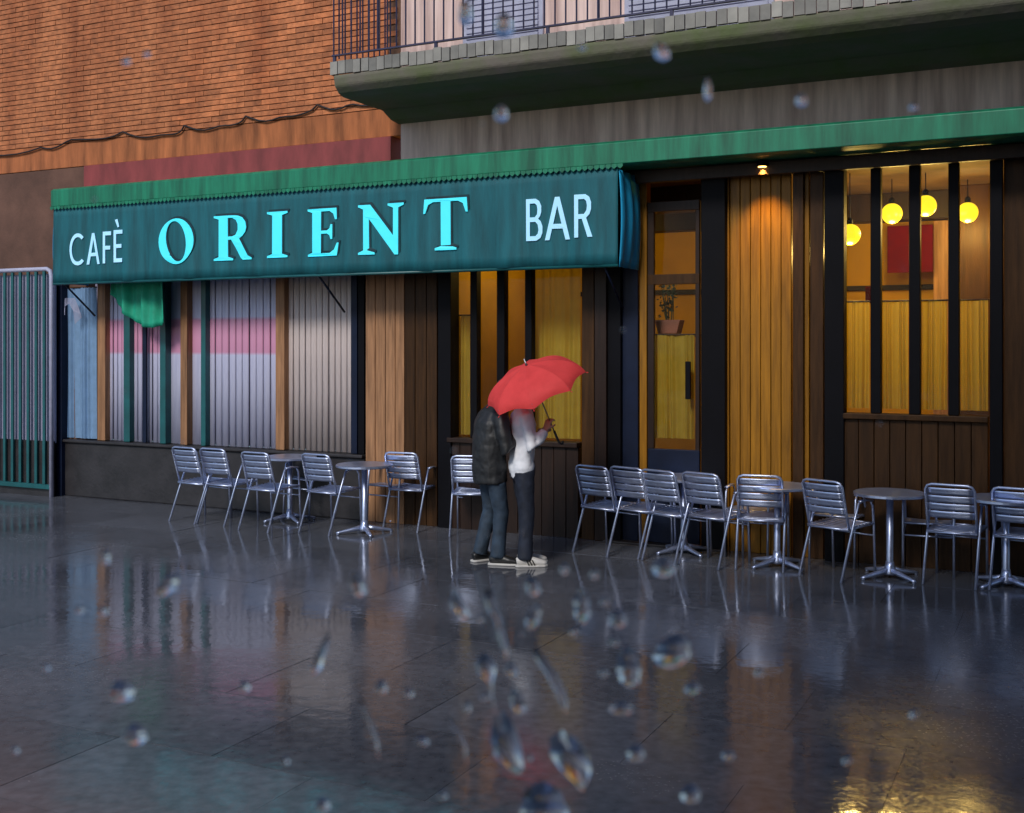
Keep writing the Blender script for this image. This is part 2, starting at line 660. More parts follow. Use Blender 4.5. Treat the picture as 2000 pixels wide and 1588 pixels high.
# balcony: rounded mossy slab, tile edge, iron railing
B0, B1, BV = 3.12, 13.0, -1.2
bal = MB()
prof = [(-0.02, 0.0), (-BV * 0 - 1.02, 0.0), (-1.12, 0.03), (-1.185, 0.09), (-1.2, 0.16), (-1.2, 0.20), (-0.02, 0.20)]
bal.plate([prof], B0 + 0.06, B1, lambda x, y, w: (w, x, SLAB_Z + y))
balcony = bal.build('balcony', 'mossy_stone', bld, 0.02)
cor = MB()
cor.plate([[(-0.02, -0.10), (-0.18, -0.08), (-0.36, -0.002), (-0.02, -0.002)]], B0 + 0.1, B1, lambda x, y, w: (w, x, SLAB_Z + y))
cor.build('cove', 'mossy_stone', bld)
tile = MB().box(-0.043, 0.043, -0.02, 0.02, 0, 0.13).mesh('edge_tile')
tile.materials.append(MATS['pale_tile'])
rt = random.Random(5)
u = B0 + 0.07
while u < 10.6:
    o = link('edge_tile', tile, None, balcony)
    o.location = (u, BV + 0.012 + rt.uniform(-.006, .006), SLAB_Z + 0.203 + rt.uniform(-.012, 0.004))
    u += 0.094
bar = MB().tube([(0, 0, 0), (0, 0, 1.0)], 0.0085, 6).mesh('railing_bar')
bar.materials.append(MATS['iron'])
rail = MB()
rail.box(B0 + 0.02, B1, BV + 0.03, BV + 0.065, SLAB_Z + 0.40, SLAB_Z + 0.415)
rail.box(B0 + 0.02, B1, BV + 0.02, BV + 0.075, SLAB_Z + 1.40, SLAB_Z + 1.43)
rail.box(B0 + 0.02, B0 + 0.05, BV + 0.075, -0.02, SLAB_Z + 1.40, SLAB_Z + 1.43)
railing = rail.build('railing', 'iron', bld)
u = B0 + 0.035
while u < 11.0:
    o = link('railing_bar', bar, None, railing)
    o.location = (u, BV + 0.047, SLAB_Z + 0.40)
    if int(u * 10) % 12 == 0:
        o.scale = (1.7, 1.7, 1)
    u += 0.108
v = BV + 0.14
while v < -0.05:
    o = link('railing_bar', bar, None, railing)
    o.location = (B0 + 0.035, v, SLAB_Z + 0.40)
    v += 0.108
stand = MB()
for i in range(7):
    stand.box(B0 + 0.03 + i * 1.2, B0 + 0.06 + i * 1.2, BV + 0.035, BV + 0.06, SLAB_Z + 0.2, SLAB_Z + 0.4)
stand.build('railing_foot', 'iron', railing)
# shuttered balcony windows
for k, (ua, ub) in enumerate(((4.05, 5.0), (5.9, 7.4), (8.6, 9.6))):
    w = wallbox('balcony_window', ua, ub, SLAB_Z + 0.25, SLAB_Z + 2.6, -0.05, 0.06, 'shutter')
    sl = MB().box(ua + 0.05, ub - 0.05, -0.075, -0.052, 0, 0.045).mesh('shutter_slat')
    sl.materials.append(MATS['shutter'])
    for i in range(38):
        o = link('shutter_slat', sl, None, w)
        o.location = (0, 0, SLAB_Z + 0.3 + i * 0.06)
        o.rotation_euler = (0, 0, 0)

# green canopy running along the whole front
can = MB()
can.plate([[(0.0, 3.71), (-0.55, 3.695), (-0.60, 3.71), (-0.60, 3.91), (-0.56, 3.935), (0.0, 3.938)]], -1.55, 13.0, lambda x, y, w: (w, x, y))
can.build('canopy', 'green_paint', bld, 0.006)
fr = MB()                                               # serrated lower edge of the canopy
u = -1.5
while u < 6.1:
    fr.plate([[(u, 3.70), (u + 0.055, 3.70), (u + 0.055, 3.675), (u + 0.0275, 3.653), (u, 3.675)]], -0.655, -0.648, lambda x, y, w: (x, w, y))
    u += 0.06
fr.build('fringe', 'green_paint', bld)

# shop front, left half: low stone wall, plastic sheets in a framework of posts
wallbox('low_wall', fu(112), fu(716), 0.0, 0.70, -0.06, 0.12, 'dark_stone', bevel=0.015)
wallbox('coping', fu(110), fu(716), 0.703, 0.74, -0.10, 0.14, 'dark_stone', bevel=0.01)
wallbox('back_panel', -1.6, fu(790), 0.75, 3.705, 0.16, 0.29, 'grey_board')


def strips(p0, p1, m, step=0.088, zt=3.69):
    ua, ub = fu(p0), fu(p1)
    n = max(1, round((ub - ua) / step))
    root = wallbox('strip_rail', ua, ub, zt - 0.05, zt, 0.03, 0.09, 'navy_metal', bevel=0)
    w = (ub - ua) / n
    me = MB().sheet(lambda a, b: (a * (w - 0.006), -0.010 * math.sin(math.pi * a), 0.745 + b * (zt - 0.80)), 6, 1).mesh('plastic_strip', True)
    me.materials.append(MATS[m])
    for i in range(n):
        o = link('plastic_strip', me, None, root, solid=0.004)
        o.location = (ua + i * w + 0.003, 0.06 + random.uniform(-.008, .008), 0)
        o.rotation_euler = (0, 0, random.uniform(-.06, .06))


strips(206, 241, 'pvc')
strips(254, 311, 'pvc')
strips(324, 351, 'pvc', 0.17)
strips(366, 391, 'pvc', 0.17)
strips(402, 536, 'pvc', 0.105)
strips(556, 684, 'beige_pvc', 0.085)


def post(p0, p1, m, z0=0.0, z1=3.69, v0=-0.04, v1=0.10, name='post'):
    return wallbox(name, fu(p0, v0), fu(p1, v0), z0, z1, v0, v1, m)


post(190, 205, 'light_wood', 0.745)
post(241, 253, 'teal_metal', 0.745)
post(312, 323, 'teal_metal', 0.745)
post(352, 365, 'light_wood', 0.745)
post(392, 401, 'teal_metal', 0.745)
post(278, 285, 'navy_metal', 0.745, v0=-0.03, v1=0.0)
post(538, 555, 'light_wood', 0.745)
post(685, 697, 'navy_metal', 0.745)
post(699, 711, 'black_metal', 0.745)
post(108, 120, 'navy_metal', 0.0, v0=-0.12, v1=0.06)
# pilaster of light wood, then the glazed amber front
for i, (a, b) in enumerate(((714, 732), (733, 752), (753, 771), (772, 789))):
    post(a, b, 'light_wood', v0=-0.07 + 0.01 * (i % 2), name='plank')
for i, (a, b) in enumerate(((790, 810), (811, 832), (833, 853))):
    post(a, b, 'brown_wood', v0=-0.05 + 0.008 * (i % 2), name='plank')
post(855, 880, 'black_metal', v0=-0.09)

# right half: glazed bays
def bay(pa, pb, mull, zs, label, low_m, planks):
    ua, ub = fu(pa), fu(pb)
    w = wallbox('window', ua, ub, zs - 0.05, zs, -0.10, 0.10, low_m)
    w['label'] = label
    for a, b in mull:
        MB().box(fu(a, -0.05), fu(b, -0.05), -0.05, 0.05, zs + 0.003, 3.69).build('mullion', 'black_metal', w, 0.005)
    edges = [ua] + [x for a, b in mull for x in (fu(a), fu(b))] + [ub]
    for i in range(0, len(edges), 2):
        if edges[i + 1] - edges[i] > 0.03:
            MB().box(edges[i] + .004, edges[i + 1] - .004, 0.010, 0.018, zs + 0.005, 3.685).build('pane', 'window_glass', w)
    n = max(2, round((ub - ua) / 0.14))
    s = (ub - ua) / n
    for i in range(n):
        MB().box(ua + i * s + .003, ua + (i + 1) * s - .003, -0.06 + random.uniform(0, .008), 0.06, 0.0, zs - 0.053).build('plank', planks, bld, 0.004)
    return w


bay(881, 1134, ((918, 931), (970, 985), (1025, 1038)), 0.98, 'amber lit window bay behind the red umbrella', 'dark_wood', 'dark_wood')
post(1136, 1160, 'brown_wood', v0=-0.06, name='pilaster')
post(1161, 1184, 'dark_wood', v0=-0.08, name='pilaster')
post(1186, 1212, 'black_metal', v0=-0.04)
post(1214, 1246, 'navy_metal', v0=0.02, v1=0.12)
post(1249, 1263, 'honey_wood', v0=-0.02)
# glazed door
d0, d1 = fu(1265), fu(1366)
door = wallbox('door', d0, d1, 0.02, 0.95, 0.0, 0.05, 'navy_metal')
MB().box(d0, fu(1277), -0.004, 0.054, 0.953, 3.3).build('door_frame', 'dark_wood', door, 0.004)
MB().box(fu(1358), d1, -0.004, 0.054, 0.953, 3.3).build('door_frame', 'dark_wood', door, 0.004)
MB().box(d0, d1, -0.006, 0.056, 2.58, 2.68).build('door_frame', 'brown_wood', door, 0.004)
MB().box(d0, d1, -0.008, 0.058, 3.303, 3.40).build('door_frame', 'dark_wood', door, 0.004)
MB().box(fu(1278), fu(1357), 0.02, 0.028, 0.955, 2.577).build('pane', 'window_glass', door)
MB().box(fu(1278), fu(1357), 0.02, 0.028, 2.683, 3.30).build('pane', 'window_glass', door)
MB().box(fu(1341), fu(1351), -0.05, -0.02, 1.45, 1.82).build('handle', 'black_metal', door, 0.006)
post(1369, 1416, 'black_metal', v0=-0.10, v1=0.06)
post(1418, 1424, 'honey_wood', v0=-0.02)
n = 6
for i in range(n):
    a = 1426 + i * 20
    post(a, a + 19, 'honey_wood', v0=-0.01 + 0.007 * (i % 2), name='plank')
post(1548, 1569, 'brown_wood', v0=-0.08, name='pilaster')
post(1571, 1580, 'honey_wood', v0=-0.02)
post(1582, 1608, 'brown_wood', v0=-0.05, name='pilaster')
post(1610, 1648, 'black_metal', v0=-0.10, v1=0.06)
bay(1649, 1931, ((1700, 1720), (1775, 1797), (1852, 1873)), 1.36, 'wide amber lit window with half curtains and hanging globe lamps', 'brown_wood', 'brown_wood')
post(1933, 1958, 'black_metal', v0=-0.10, v1=0.06)
for i in range(14):
    a = fu(1960) + i * 0.17
    MB().box(a + .003, a + .167, -0.02 + 0.008 * (i % 2), 0.1, 0.0, 3.69).build('plank', 'brown_wood', bld, 0.004)
wallbox('lintel', fu(716), 13.0, 3.693, 3.75, -0.12, 0.305, 'dark_wood')
wallbox('glow_shield_board', fu(1210), 13.0, 3.57, 3.69, -0.20, -0.125, 'dark_wood')  # added board: keeps the room lamps' glow off the canopy underside
wallbox('threshold', fu(1186), fu(1416), 0.0, 0.018, -0.12, 0.3, 'dark_stone')

# the room behind the glass
ra, rz_ = fu(846), fu(1990)
wallbox('room_wall', ra, rz_, 0.0, 3.69, 3.2, 3.3, 'ochre_wall')
wallbox('room_wall', ra - 0.1, ra - .003, 0.0, 3.69, 0.3, 3.3, 'ochre_wall')
wallbox('room_wall', rz_ + .003, rz_ + 0.1, 0.0, 3.69, 0.3, 3.3, 'ochre_wall')
wallbox('room_ceiling', ra - .1, rz_ + .1, 3.695, 3.75, 0.31, 3.3, 'dark_ceiling')
wallbox('room_floor', ra - .1, rz_ + .1, -0.005, 0.012, 0.31, 3.3, 'room_floor')
# a partition between the dining room and the entrance
wallbox('room_wall', fu(1420), fu(1420) + 0.08, 0.012, 3.69, 0.3, 1.8, 'ochre_wall')


wallbox('room_panel', fu(1868, 1.9), rz_ - .01, 0.012, 3.69, 2.3, 2.38, 'brown_wood')
wallbox('room_pilaster', fu(1823, 2.75), fu(1852, 2.75), 0.012, 3.37, 2.75, 3.195, 'light_wood')
wallbox('room_rail', ra, fu(1822, 3.1), 2.62, 2.68, 3.15, 3.198, 'dark_wood')
wallbox('room_beam', ra, rz_ - .01, 3.38, 3.69, 2.6, 2.85, 'dark_wood')
wallbox('room_beam', ra, fu(1420) - .01, 3.42, 3.69, 1.0, 1.2, 'dark_wood')


# half curtains on the windows and the door
def curtain(name, pa, pb, z0, z1, v, m, label, folds, amp=0.022):
    ua, ub = fu(pa, v), fu(pb, v)
    rr = random.Random(int(pa))
    ph = rr.uniform(0, 6)
    root = empty(name, W((ua + ub) / 2, v, z0), TH)
    w = ub - ua
    MB().sheet(lambda a, b: ((a - .5) * w, amp * math.sin(a * folds * 6.283 * .8 + ph + 1.6 * math.sin(a * 9 + ph) + .5 * math.sin(4 * b + ph)) * (0.5 + 0.5 * (1 - b)) * (.7 + .5 * math.sin(a * 13 + 2 * ph)) + .012 * math.sin(a * 7 + ph), b * (z1 - z0)), int(folds * 8), 8).build('cloth', m, root, smooth=True)
    MB().tube([(-w / 2 - .01, 0, z1 - z0 + .004), (w / 2 + .01, 0, z1 - z0 + .004)], 0.008, 8).build('rod', 'brown_wood', root)
    tag(root, label, 'curtain')
    return root


curtain('half_curtain', 1652, 1698, 1.40, 2.38, 0.12, 'cafe_curtain', 'yellow half curtain below the lowest globe lamp, beside the thick black post', 6)
curtain('half_curtain', 1722, 1774, 1.40, 2.38, 0.12, 'cafe_curtain', 'yellow half curtain in the window below the red poster', 7)
curtain('half_curtain', 1799, 1850, 1.40, 2.38, 0.12, 'cafe_curtain', 'yellow half curtain in the window pane right of the red poster', 7)
curtain('half_curtain', 1876, 1930, 1.40, 2.38, 0.12, 'cafe_curtain', 'yellow half curtain at the far right end of the wide window', 7)
curtain('half_curtain', 1279, 1356, 1.05, 2.08, 0.12, 'cafe_curtain', 'yellow half curtain inside the glazed door below the potted plant', 8)
curtain('long_curtain', 1040, 1133, 1.0, 2.9, 0.14, 'cafe_curtain', 'long yellow curtain behind the window pane above the red umbrella tip', 8)
curtain('long_curtain', 882, 917, 1.0, 2.3, 0.14, 'cafe_curtain', 'narrow yellow curtain in the window beside the black jacket', 4)


# globe lamps
def globe(px, py, v, label, r=0.105):
    u, z = fu(px, v), fz(px, py, v)
    root = empty('globe_lamp', W(u, v, z))
    MB().ball((0, 0, 0), r, n=12).build('globe', 'lamp_globe', root, smooth=True)
    MB().lathe([(0.03, r - 0.01), (0.03, r + 0.04), (0.012, r + 0.06)], 12).build('cap', 'black_metal', root)
    MB().tube([(0, 0, r + .05), (0, 0, 3.693 - z)], 0.005, 6).build('cord', 'black_metal', root)
    ld = bpy.data.lights.new('bulb', 'POINT')
    ld.energy = 20.0
    ld.color = (1.0, 0.64, 0.16)
    ld.shadow_soft_size = 0.05
    lo = bpy.data.objects.new('bulb', ld)
    lo.location = (0, 0, -r - 0.06)
    lo.parent = root
    COL.objects.link(lo)
    tag(root, label, 'lamp', 'lit globe lamps hanging in the cafe')


globe(1660, 458, 0.9, 'round yellow hanging lamp, the lowest and brightest, beside the thick black post')
globe(1742, 417, 1.5, 'round yellow hanging lamp just left of the central mullion, above the red poster')
globe(1808, 402, 1.2, 'round yellow hanging lamp partly behind the central mullion, highest of the four')
globe(1890, 415, 1.9, 'round yellow hanging lamp nearest the right end of the wide window')
globe(955, 420, 1.6, 'round yellow hanging lamp inside the window behind the awning')
globe(1090, 440, 1.3, 'round yellow hanging lamp behind the awning near the word BAR')

# downlight under the canopy that washes the wooden panel
root = empty('downlight', W(fu(1500), -0.22, 3.645), TH)
MB().lathe([(0.05, 0.0), (0.055, 0.045)], 16).build('housing', 'black_metal', root)
MB().lathe([(0.038, -0.006), (0.038, -0.001)], 16).build('lens', 'lamp_warm', root)
ld = bpy.data.lights.new('beam', 'SPOT')
ld.energy = 60.0
ld.color = (1.0, 0.55, 0.12)
ld.spot_size = R(75)
ld.spot_blend = 0.9
ld.shadow_soft_size = 0.03
lo = bpy.data.objects.new('beam', ld)
lo.location = (0, 0, -0.02)
lo.rotation_euler = (R(16), 0, 0)
lo.parent = root
COL.objects.link(lo)
tag(root, 'small warm downlight under the canopy above the wooden panel', 'lamp')

# red poster on the room wall and a small red box
pz = 0.3
root = MB().box(fu(1733, 2.6), fu(1822, 2.6), 2.60, 2.62, fz(1780, 532, 2.6), fz(1780, 440, 2.6)).build('poster', 'red_print', None, 0.003)
root.location, root.rotation_euler = P0, (0, 0, TH)
tag(root, 'plain dark red poster hanging inside the wide window', 'poster')
hang = MB().box(fu(1690, .9), fu(1702, .9), 0.9, 0.96, fz(1695, 592, .9), fz(1695, 560, .9)).build('red_box', 'red_print', None, 0.004)
hang.location, hang.rotation_euler = P0, (0, 0, TH)
tag(hang, 'small red box on the curtain rail beside the first window mullion', 'box')

# plant in a terracotta pot on the door's inner shelf
pu, pv, pzz = fu(1308, 0.35), 0.35, fz(1308, 652, 0.35)
shelf = MB().box(fu(1270, .35), fu(1362, .35), 0.22, 0.50, pzz - 0.03, pzz).build('shelf', 'honey_wood', None, 0.003)
shelf.location, shelf.rotation_euler = P0, (0, 0, TH)
tag(shelf, 'wooden shelf behind the door glass carrying the potted plant', 'shelf')
plant = empty('potted_plant', W(pu, pv, pzz + 0.001), TH)
MB().plate([[(-0.10, 0), (0.10, 0), (0.135, 0.14), (-0.135, 0.14)]], -0.08, 0.08, lambda x, y, w: (x, w, y)).build('pot', 'terracotta', plant, 0.008)
lf = MB()
rp_ = random.Random(4)
stems = MB()
for k in range(11):
    a = rp_.uniform(0, 6.28)
    tip = Vector((math.cos(a) * rp_.uniform(.03, .15), math.sin(a) * .09, rp_.uniform(.28, .56)))
    basep = Vector((math.cos(a) * .04, math.sin(a) * .03, .12))
    stems.tube([basep, (basep + tip) / 2 + Vector((0, 0, .03)), tip], 0.004, 5)
    for q in range(9):
        c = basep.lerp(tip, rp_.uniform(.3, 1)) + Vector((rp_.uniform(-.04, .04), rp_.uniform(-.03, .03), rp_.uniform(-.02, .02)))
        d = Vector((rp_.uniform(-1, 1), rp_.uniform(-1, .4), rp_.uniform(-.4, .6))).normalized()
        s = d.orthogonal().normalized()
        L_ = rp_.uniform(.03, .05)
        n0 = len(lf.v)
        lf.v += [tuple(c), tuple(c + d * L_ * .5 + s * L_ * .38), tuple(c + d * L_), tuple(c + d * L_ * .5 - s * L_ * .38)]
        lf.f.append((n0, n0 + 1, n0 + 2, n0 + 3))
lf.build('leaves', 'leaf', plant)
stems.build('stem', 'leaf', plant)
tag(plant, 'leafy plant in an oblong terracotta pot inside the glazed door', 'plant')

# ------------------------------------------------------------------ unseen house added behind the viewer to shade the right half and darken reflections
opp = empty('added_shade_building', (9.2, -5.0, 0))
tag(opp, 'tall brown plaster house added out of view behind the viewer to shade the cafe front', 'building')
MB().box(-13.5, 13.5, -6.0, -0.16, 0.0, 14.0).build('wall', 'dark_plaster', opp)
MB().box(-13.8, 13.8, -6.2, 0.35, 14.003, 14.35).build('cornice', 'mossy_stone', opp, 0.03)
wm = MB().box(-0.5, 0.5, -0.157, -0.10, 0, 1.7).mesh('window')
wm.materials.append(MATS['navy_metal'])
sm_ = MB().box(-0.6, 0.6, -0.157, 0.02, -0.12, -0.003).mesh('sill')
sm_.materials.append(MATS['mossy_stone'])
for fl in range(4):
    for k in range(9):
        w_ = link('window', wm, None, opp)
        w_.location = (-11.6 + k * 2.9, 0, 1.3 + fl * 3.2)
        s_ = link('sill', sm_, None, w_)

# ------------------------------------------------------------------ awning drop with its lettering
aw = empty('awning', W(2.3, -0.62, 2.72), TH)
tag(aw, 'teal awning curtain with cyan lettering CAFÈ ORIENT BAR', 'awning')
AU0, AU1, AZ0, AZ1 = fu(105, -.62), fu(1207, -.62), 2.745, 3.69


def aloc(u, v, z):
    return (u - 2.3, v + 0.62, z - 2.72)


def clothv(u, b):
    return -0.622 + (1 - b) * (0.012 * math.sin(u * 6.1) + 0.009 * math.sin(u * 13.7 + 1) + .003 * math.sin(u * 31 + 2 * b))


def drop(a, b):
    u = AU0 + a * (AU1 - AU0)
    s = (1 - b)
    return aloc(u, clothv(u, b), AZ0 + b * (AZ1 - AZ0) + .006 * math.sin(u * 9) * s)


MB().sheet(drop, 220, 8).build('drop_cloth', 'teal_cloth', aw, smooth=True, solid=0.004)
MB().sheet(lambda a, b: aloc(AU1 + 0.004 + 0.045 * math.sin(math.pi * b) * (0.5 + 0.5 * math.sin(3.1 * a)) + .008 * math.sin(18 * a), -0.605 + a * 0.545, AZ0 - 0.02 + b * 0.925), 24, 12).build('side_cloth', 'blue_cloth', aw, smooth=True, solid=0.004)
MB().sheet(lambda a, b: aloc(AU0 - 0.004 - 0.03 * math.sin(math.pi * b), -0.605 + a * 0.545, AZ0 + b * 0.905), 12, 8).build('side_cloth', 'blue_cloth', aw, smooth=True, solid=0.004)
MB().tube([aloc(AU0, -0.622, AZ0 - 0.008), aloc(AU1, -0.622, AZ0 - 0.008)], 0.016, 10).build('bottom_bar', 'teal_metal', aw, smooth=True)
for uu in (AU0 + .15, 2.55, AU1 - .15):
    MB().tube([aloc(uu, -0.60, AZ0), aloc(uu + .0, -0.10, 2.35)], 0.012, 8).build('support_arm', 'navy_metal', aw, smooth=True)


def arc(cx, cy, rx, ry, a0, a1, n):
    return [(cx + rx * math.cos(R(a0 + (a1 - a0) * i / n)), cy + ry * math.sin(R(a0 + (a1 - a0) * i / n))) for i in range(n + 1)]


def ring(cx, cy, rx, ry, n=36, tilt=0.0):
    o = []
    for i in range(n):
        a = 2 * math.pi * i / n
        x, y = rx * math.cos(a), ry * math.sin(a)
        o.append((cx + x * math.cos(tilt) - y * math.sin(tilt), cy + x * math.sin(tilt) + y * math.cos(tilt)))
    return o


GL = {
    'O': [ring(.43, .5, .43, .52), ring(.43, .5, .25, .465, tilt=.16)],
    'R': [[(0, 0), (.42, 0), (.42, .04), (.31, .08), (.31, .46), (.38, .46), (.60, .05), (.66, 0), (.86, 0), (.86, .04), (.77, .09), (.56, .48), (.64, .53), (.71, .62), (.73, .72), (.71, .84), (.64, .94), (.54, .985), (.42, 1), (0, 1), (0, .96), (.11, .92), (.11, .08), (0, .04)],
          [(.31, .53), (.40, .53), (.48, .57), (.53, .67), (.53, .80), (.49, .89), (.41, .94), (.31, .945)]],
    'I': [[(0, 0), (.42, 0), (.42, .04), (.31, .08), (.31, .92), (.42, .96), (.42, 1), (0, 1), (0, .96), (.11, .92), (.11, .08), (0, .04)]],
    'E': [[(0, 0), (.66, 0), (.70, .27), (.66, .27), (.60, .13), (.50, .06), (.31, .06), (.31, .47), (.44, .47), (.50, .43), (.52, .35), (.56, .35), (.56, .66), (.52, .66), (.50, .58), (.44, .535), (.31, .535), (.31, .94), (.50, .94), (.58, .88), (.62, .76), (.66, .76), (.65, 1), (0, 1), (0, .96), (.11, .92), (.11, .08), (0, .04)]],
    'N': [[(0, 0), (.32, 0), (.32, .04), (.21, .09), (.21, .72), (.74, -.02), (.81, -.02), (.81, .91), (.92, .96), (.92, 1), (.60, 1), (.60, .96), (.71, .91), (.71, .36), (.24, 1), (0, 1), (0, .96), (.10, .91), (.10, .09), (0, .04)]],
    'T': [[(.24, 0), (.68, 0), (.68, .04), (.56, .08), (.56, .94), (.72, .94), (.82, .89), (.88, .72), (.92, .72), (.90, 1), (.02, 1), (0, .72), (.04, .72), (.10, .89), (.20, .94), (.36, .94), (.36, .08), (.24, .04)]],
    'c': [arc(.45, .5, .45, .52, 48, 312, 30) + arc(.45, .5, .32, .40, 308, 52, 30)],
    'a': [[(0, 0), (.14, 0), (.22, .26), (.54, .26), (.62, 0), (.76, 0), (.45, 1), (.31, 1)], [(.255, .37), (.505, .37), (.38, .80)]],
    'f': [[(0, 0), (.13, 0), (.13, .43), (.43, .43), (.43, .55), (.13, .55), (.13, .88), (.48, .88), (.48, 1), (0, 1)]],
    'e': [[(0, 0), (.50, 0), (.50, .12), (.13, .12), (.13, .44), (.45, .44), (.45, .56), (.13, .56), (.13, .88), (.50, .88), (.50, 1), (0, 1)]],
    '`': [[(.10, 1.32), (.24, 1.34), (.34, 1.10), (.25, 1.08)]],
    'b': [[(0, 0), (.36, 0), (.50, .06), (.57, .18), (.57, .34), (.51, .46), (.42, .52), (.49, .58), (.53, .68), (.53, .82), (.46, .94), (.34, 1), (0, 1)],
          [(.13, .11), (.33, .11), (.41, .16), (.44, .25), (.41, .38), (.33, .45), (.13, .45)], [(.13, .56), (.31, .56), (.39, .63), (.40, .75), (.38, .84), (.31, .89), (.13, .89)]],
    'r': [[(0, 0), (.13, 0), (.13, .43), (.25, .43), (.44, 0), (.60, 0), (.39, .45), (.50, .53), (.55, .65), (.55, .80), (.49, .93), (.36, 1), (0, 1)],
          [(.13, .54), (.32, .54), (.40, .62), (.42, .73), (.39, .84), (.32, .89), (.13, .89)]],
}
WD = {'O': .86, 'R': .86, 'I': .42, 'E': .70, 'N': .92, 'T': .92, 'c': .76, 'a': .76, 'f': .48, 'e': .50, '`': .50, 'b': .57, 'r': .60}


def dense(polys):
    out = []
    for poly in polys:
        q = []
        for i, a in enumerate(poly):
            b = poly[(i + 1) % len(poly)]
            n = max(1, int(math.hypot(b[0] - a[0], b[1] - a[1]) / .12))
            q += [(a[0] + (b[0] - a[0]) * t / n, a[1] + (b[1] - a[1]) * t / n) for t in range(n)]
        out.append(q)
    return out


def letter(ch, pa, pb, ytop, ybot, m, shade):
    v = -0.652
    ua, ub = fu(pa, v), fu(pb, v)
    pm = (pa + pb) / 2
    z0, z1 = fz(pm, ybot, v), fz(pm, ytop, v)
    sx, sz = (ub - ua) / WD[ch], z1 - z0
    def on_cloth(x, y, w, du=0.0, dz=0.0):
        uu_, zz_ = ua + x * sx + du, z0 + y * sz + dz
        return aloc(uu_, clothv(uu_, (zz_ - AZ0) / (AZ1 - AZ0)) + w, zz_)
    o = MB().plate(dense(GL[ch]), -0.017, -0.014, on_cloth).build('letter', m, aw)
    if shade:
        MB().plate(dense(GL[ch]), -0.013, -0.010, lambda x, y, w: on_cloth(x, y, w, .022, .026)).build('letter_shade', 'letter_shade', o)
    return o


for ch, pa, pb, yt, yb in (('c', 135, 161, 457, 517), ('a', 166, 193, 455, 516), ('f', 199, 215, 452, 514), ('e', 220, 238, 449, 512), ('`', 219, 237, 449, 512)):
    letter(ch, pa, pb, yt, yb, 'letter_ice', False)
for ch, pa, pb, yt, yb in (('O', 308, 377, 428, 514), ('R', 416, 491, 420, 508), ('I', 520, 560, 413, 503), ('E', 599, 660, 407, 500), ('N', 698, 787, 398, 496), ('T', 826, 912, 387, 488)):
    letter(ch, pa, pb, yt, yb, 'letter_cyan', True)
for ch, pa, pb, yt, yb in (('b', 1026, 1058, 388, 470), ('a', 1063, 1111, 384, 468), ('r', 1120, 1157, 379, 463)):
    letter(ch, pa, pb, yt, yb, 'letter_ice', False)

# ------------------------------------------------------------------ things at the left end
gate = empty('barred_gate', W(fu(45, -.25), -0.25, 0), TH)
gw = 1.05
zt = fz(50, 527, -.25)
MB().box(-gw, gw / 2, 0.06, 0.08, 0.7, zt - 0.06).build('back_sheet', 'grey_board', gate)
MB().tube([(-gw, 0, zt), (gw / 2 - .08, 0, zt), (gw / 2 - .02, 0, zt - .03), (gw / 2, 0, zt - .10), (gw / 2, 0, 0)], 0.028, 10).build('frame', 'shutter', gate, smooth=True)
MB().box(-gw, gw / 2, -.02, .02, 0.10, 0.16).build('rail', 'teal_metal', gate, .004)
MB().box(-gw, gw / 2, 0.03, .058, 0.0, 0.72).build('kick_plate', 'dark_stone', gate, .004)
gb = MB().box(-0.022, 0.022, -0.012, 0.012, 0.165, zt - 0.03).mesh('bar')
gb.materials.append(MATS['teal_metal'])
for i in range(10):
    o = link('bar', gb, None, gate)
    o.location = (gw / 2 - 0.13 - i * 0.148, 0, 0)
tag(gate, 'tall barred gate with dark teal bars and a pale rounded top rail', 'gate')

tc_ = curtain('side_curtain', 124, 188, 0.76, 2.72, -0.02, 'blue_curtain', 'pale blue pleated plastic curtain beside the barred gate', 9, 0.025)
# gathered tie at the curtain's top
root = empty('tie_cord', W(fu(140, -.06), -0.13, fz(140, 600, -.13)), TH)
tw = MB()
for k in range(9):
    a = 0.25 + k * 0.12
    tw.tube([(-.05, 0, -.02 - k * .01), (-.03, -.01, .02 + k * .012), (0.05 + k * .012, -.012, .05 + k * .008), (.12 + k * .016, -.006, -.05 - k * .006), (.14 + k * .014, 0, -.22 + k * .01)], 0.0035, 5)
tw.build('strands', 'shutter', root)
tag(root, 'bunch of pale cords gathered at the top of the blue curtain', 'cord')

# green cloth hanging under the awning's end
gc = empty('green_cloth', W(fu(268, -.3), -0.30, fz(268, 640, -.3)), TH)
u0, u1 = fu(215, -.3) - fu(268, -.3), fu(322, -.3) - fu(268, -.3)
ztop = fz(268, 520, -.3) - fz(268, 640, -.3)


def gcf(a, b):
    bottom = ztop * (0.55 - 0.55 * math.sin(min(1, a * 1.35) * math.pi / 2)) if a < .8 else ztop * (a - .8) * .35
    return (u0 + a * (u1 - u0), .035 * math.sin(a * 16 + b) + .02 * math.sin(a * 37), bottom + b * (ztop - bottom))


MB().sheet(gcf, 60, 12).build('cloth', 'green_cloth', gc, smooth=True, solid=0.004)
MB().tube([(u0, 0, ztop + .01), (u1, 0, ztop + .01)], .014, 8).build('rod', 'teal_metal', gc)
tag(gc, 'bright green cloth hanging below the awning under the word CAFÈ', 'cloth')

# cables along the wall
def cable(pts, label, r=0.011):
    p = [W(fu(a, v), v, fz(a, b, v)) for a, b, v in pts]
    q = []
    for i in range(len(p) - 1):
        for t in range(6):
            s = t / 6
            q.append(p[i].lerp(p[i + 1], s) + Vector((0, 0, -.05 * math.sin(math.pi * s) + .01 * math.sin(i * 3 + t))))
    q.append(p[-1])
    return tag(MB().tube(q, r, 6).build('cable', 'cable', None, smooth=True), label, 'cable')


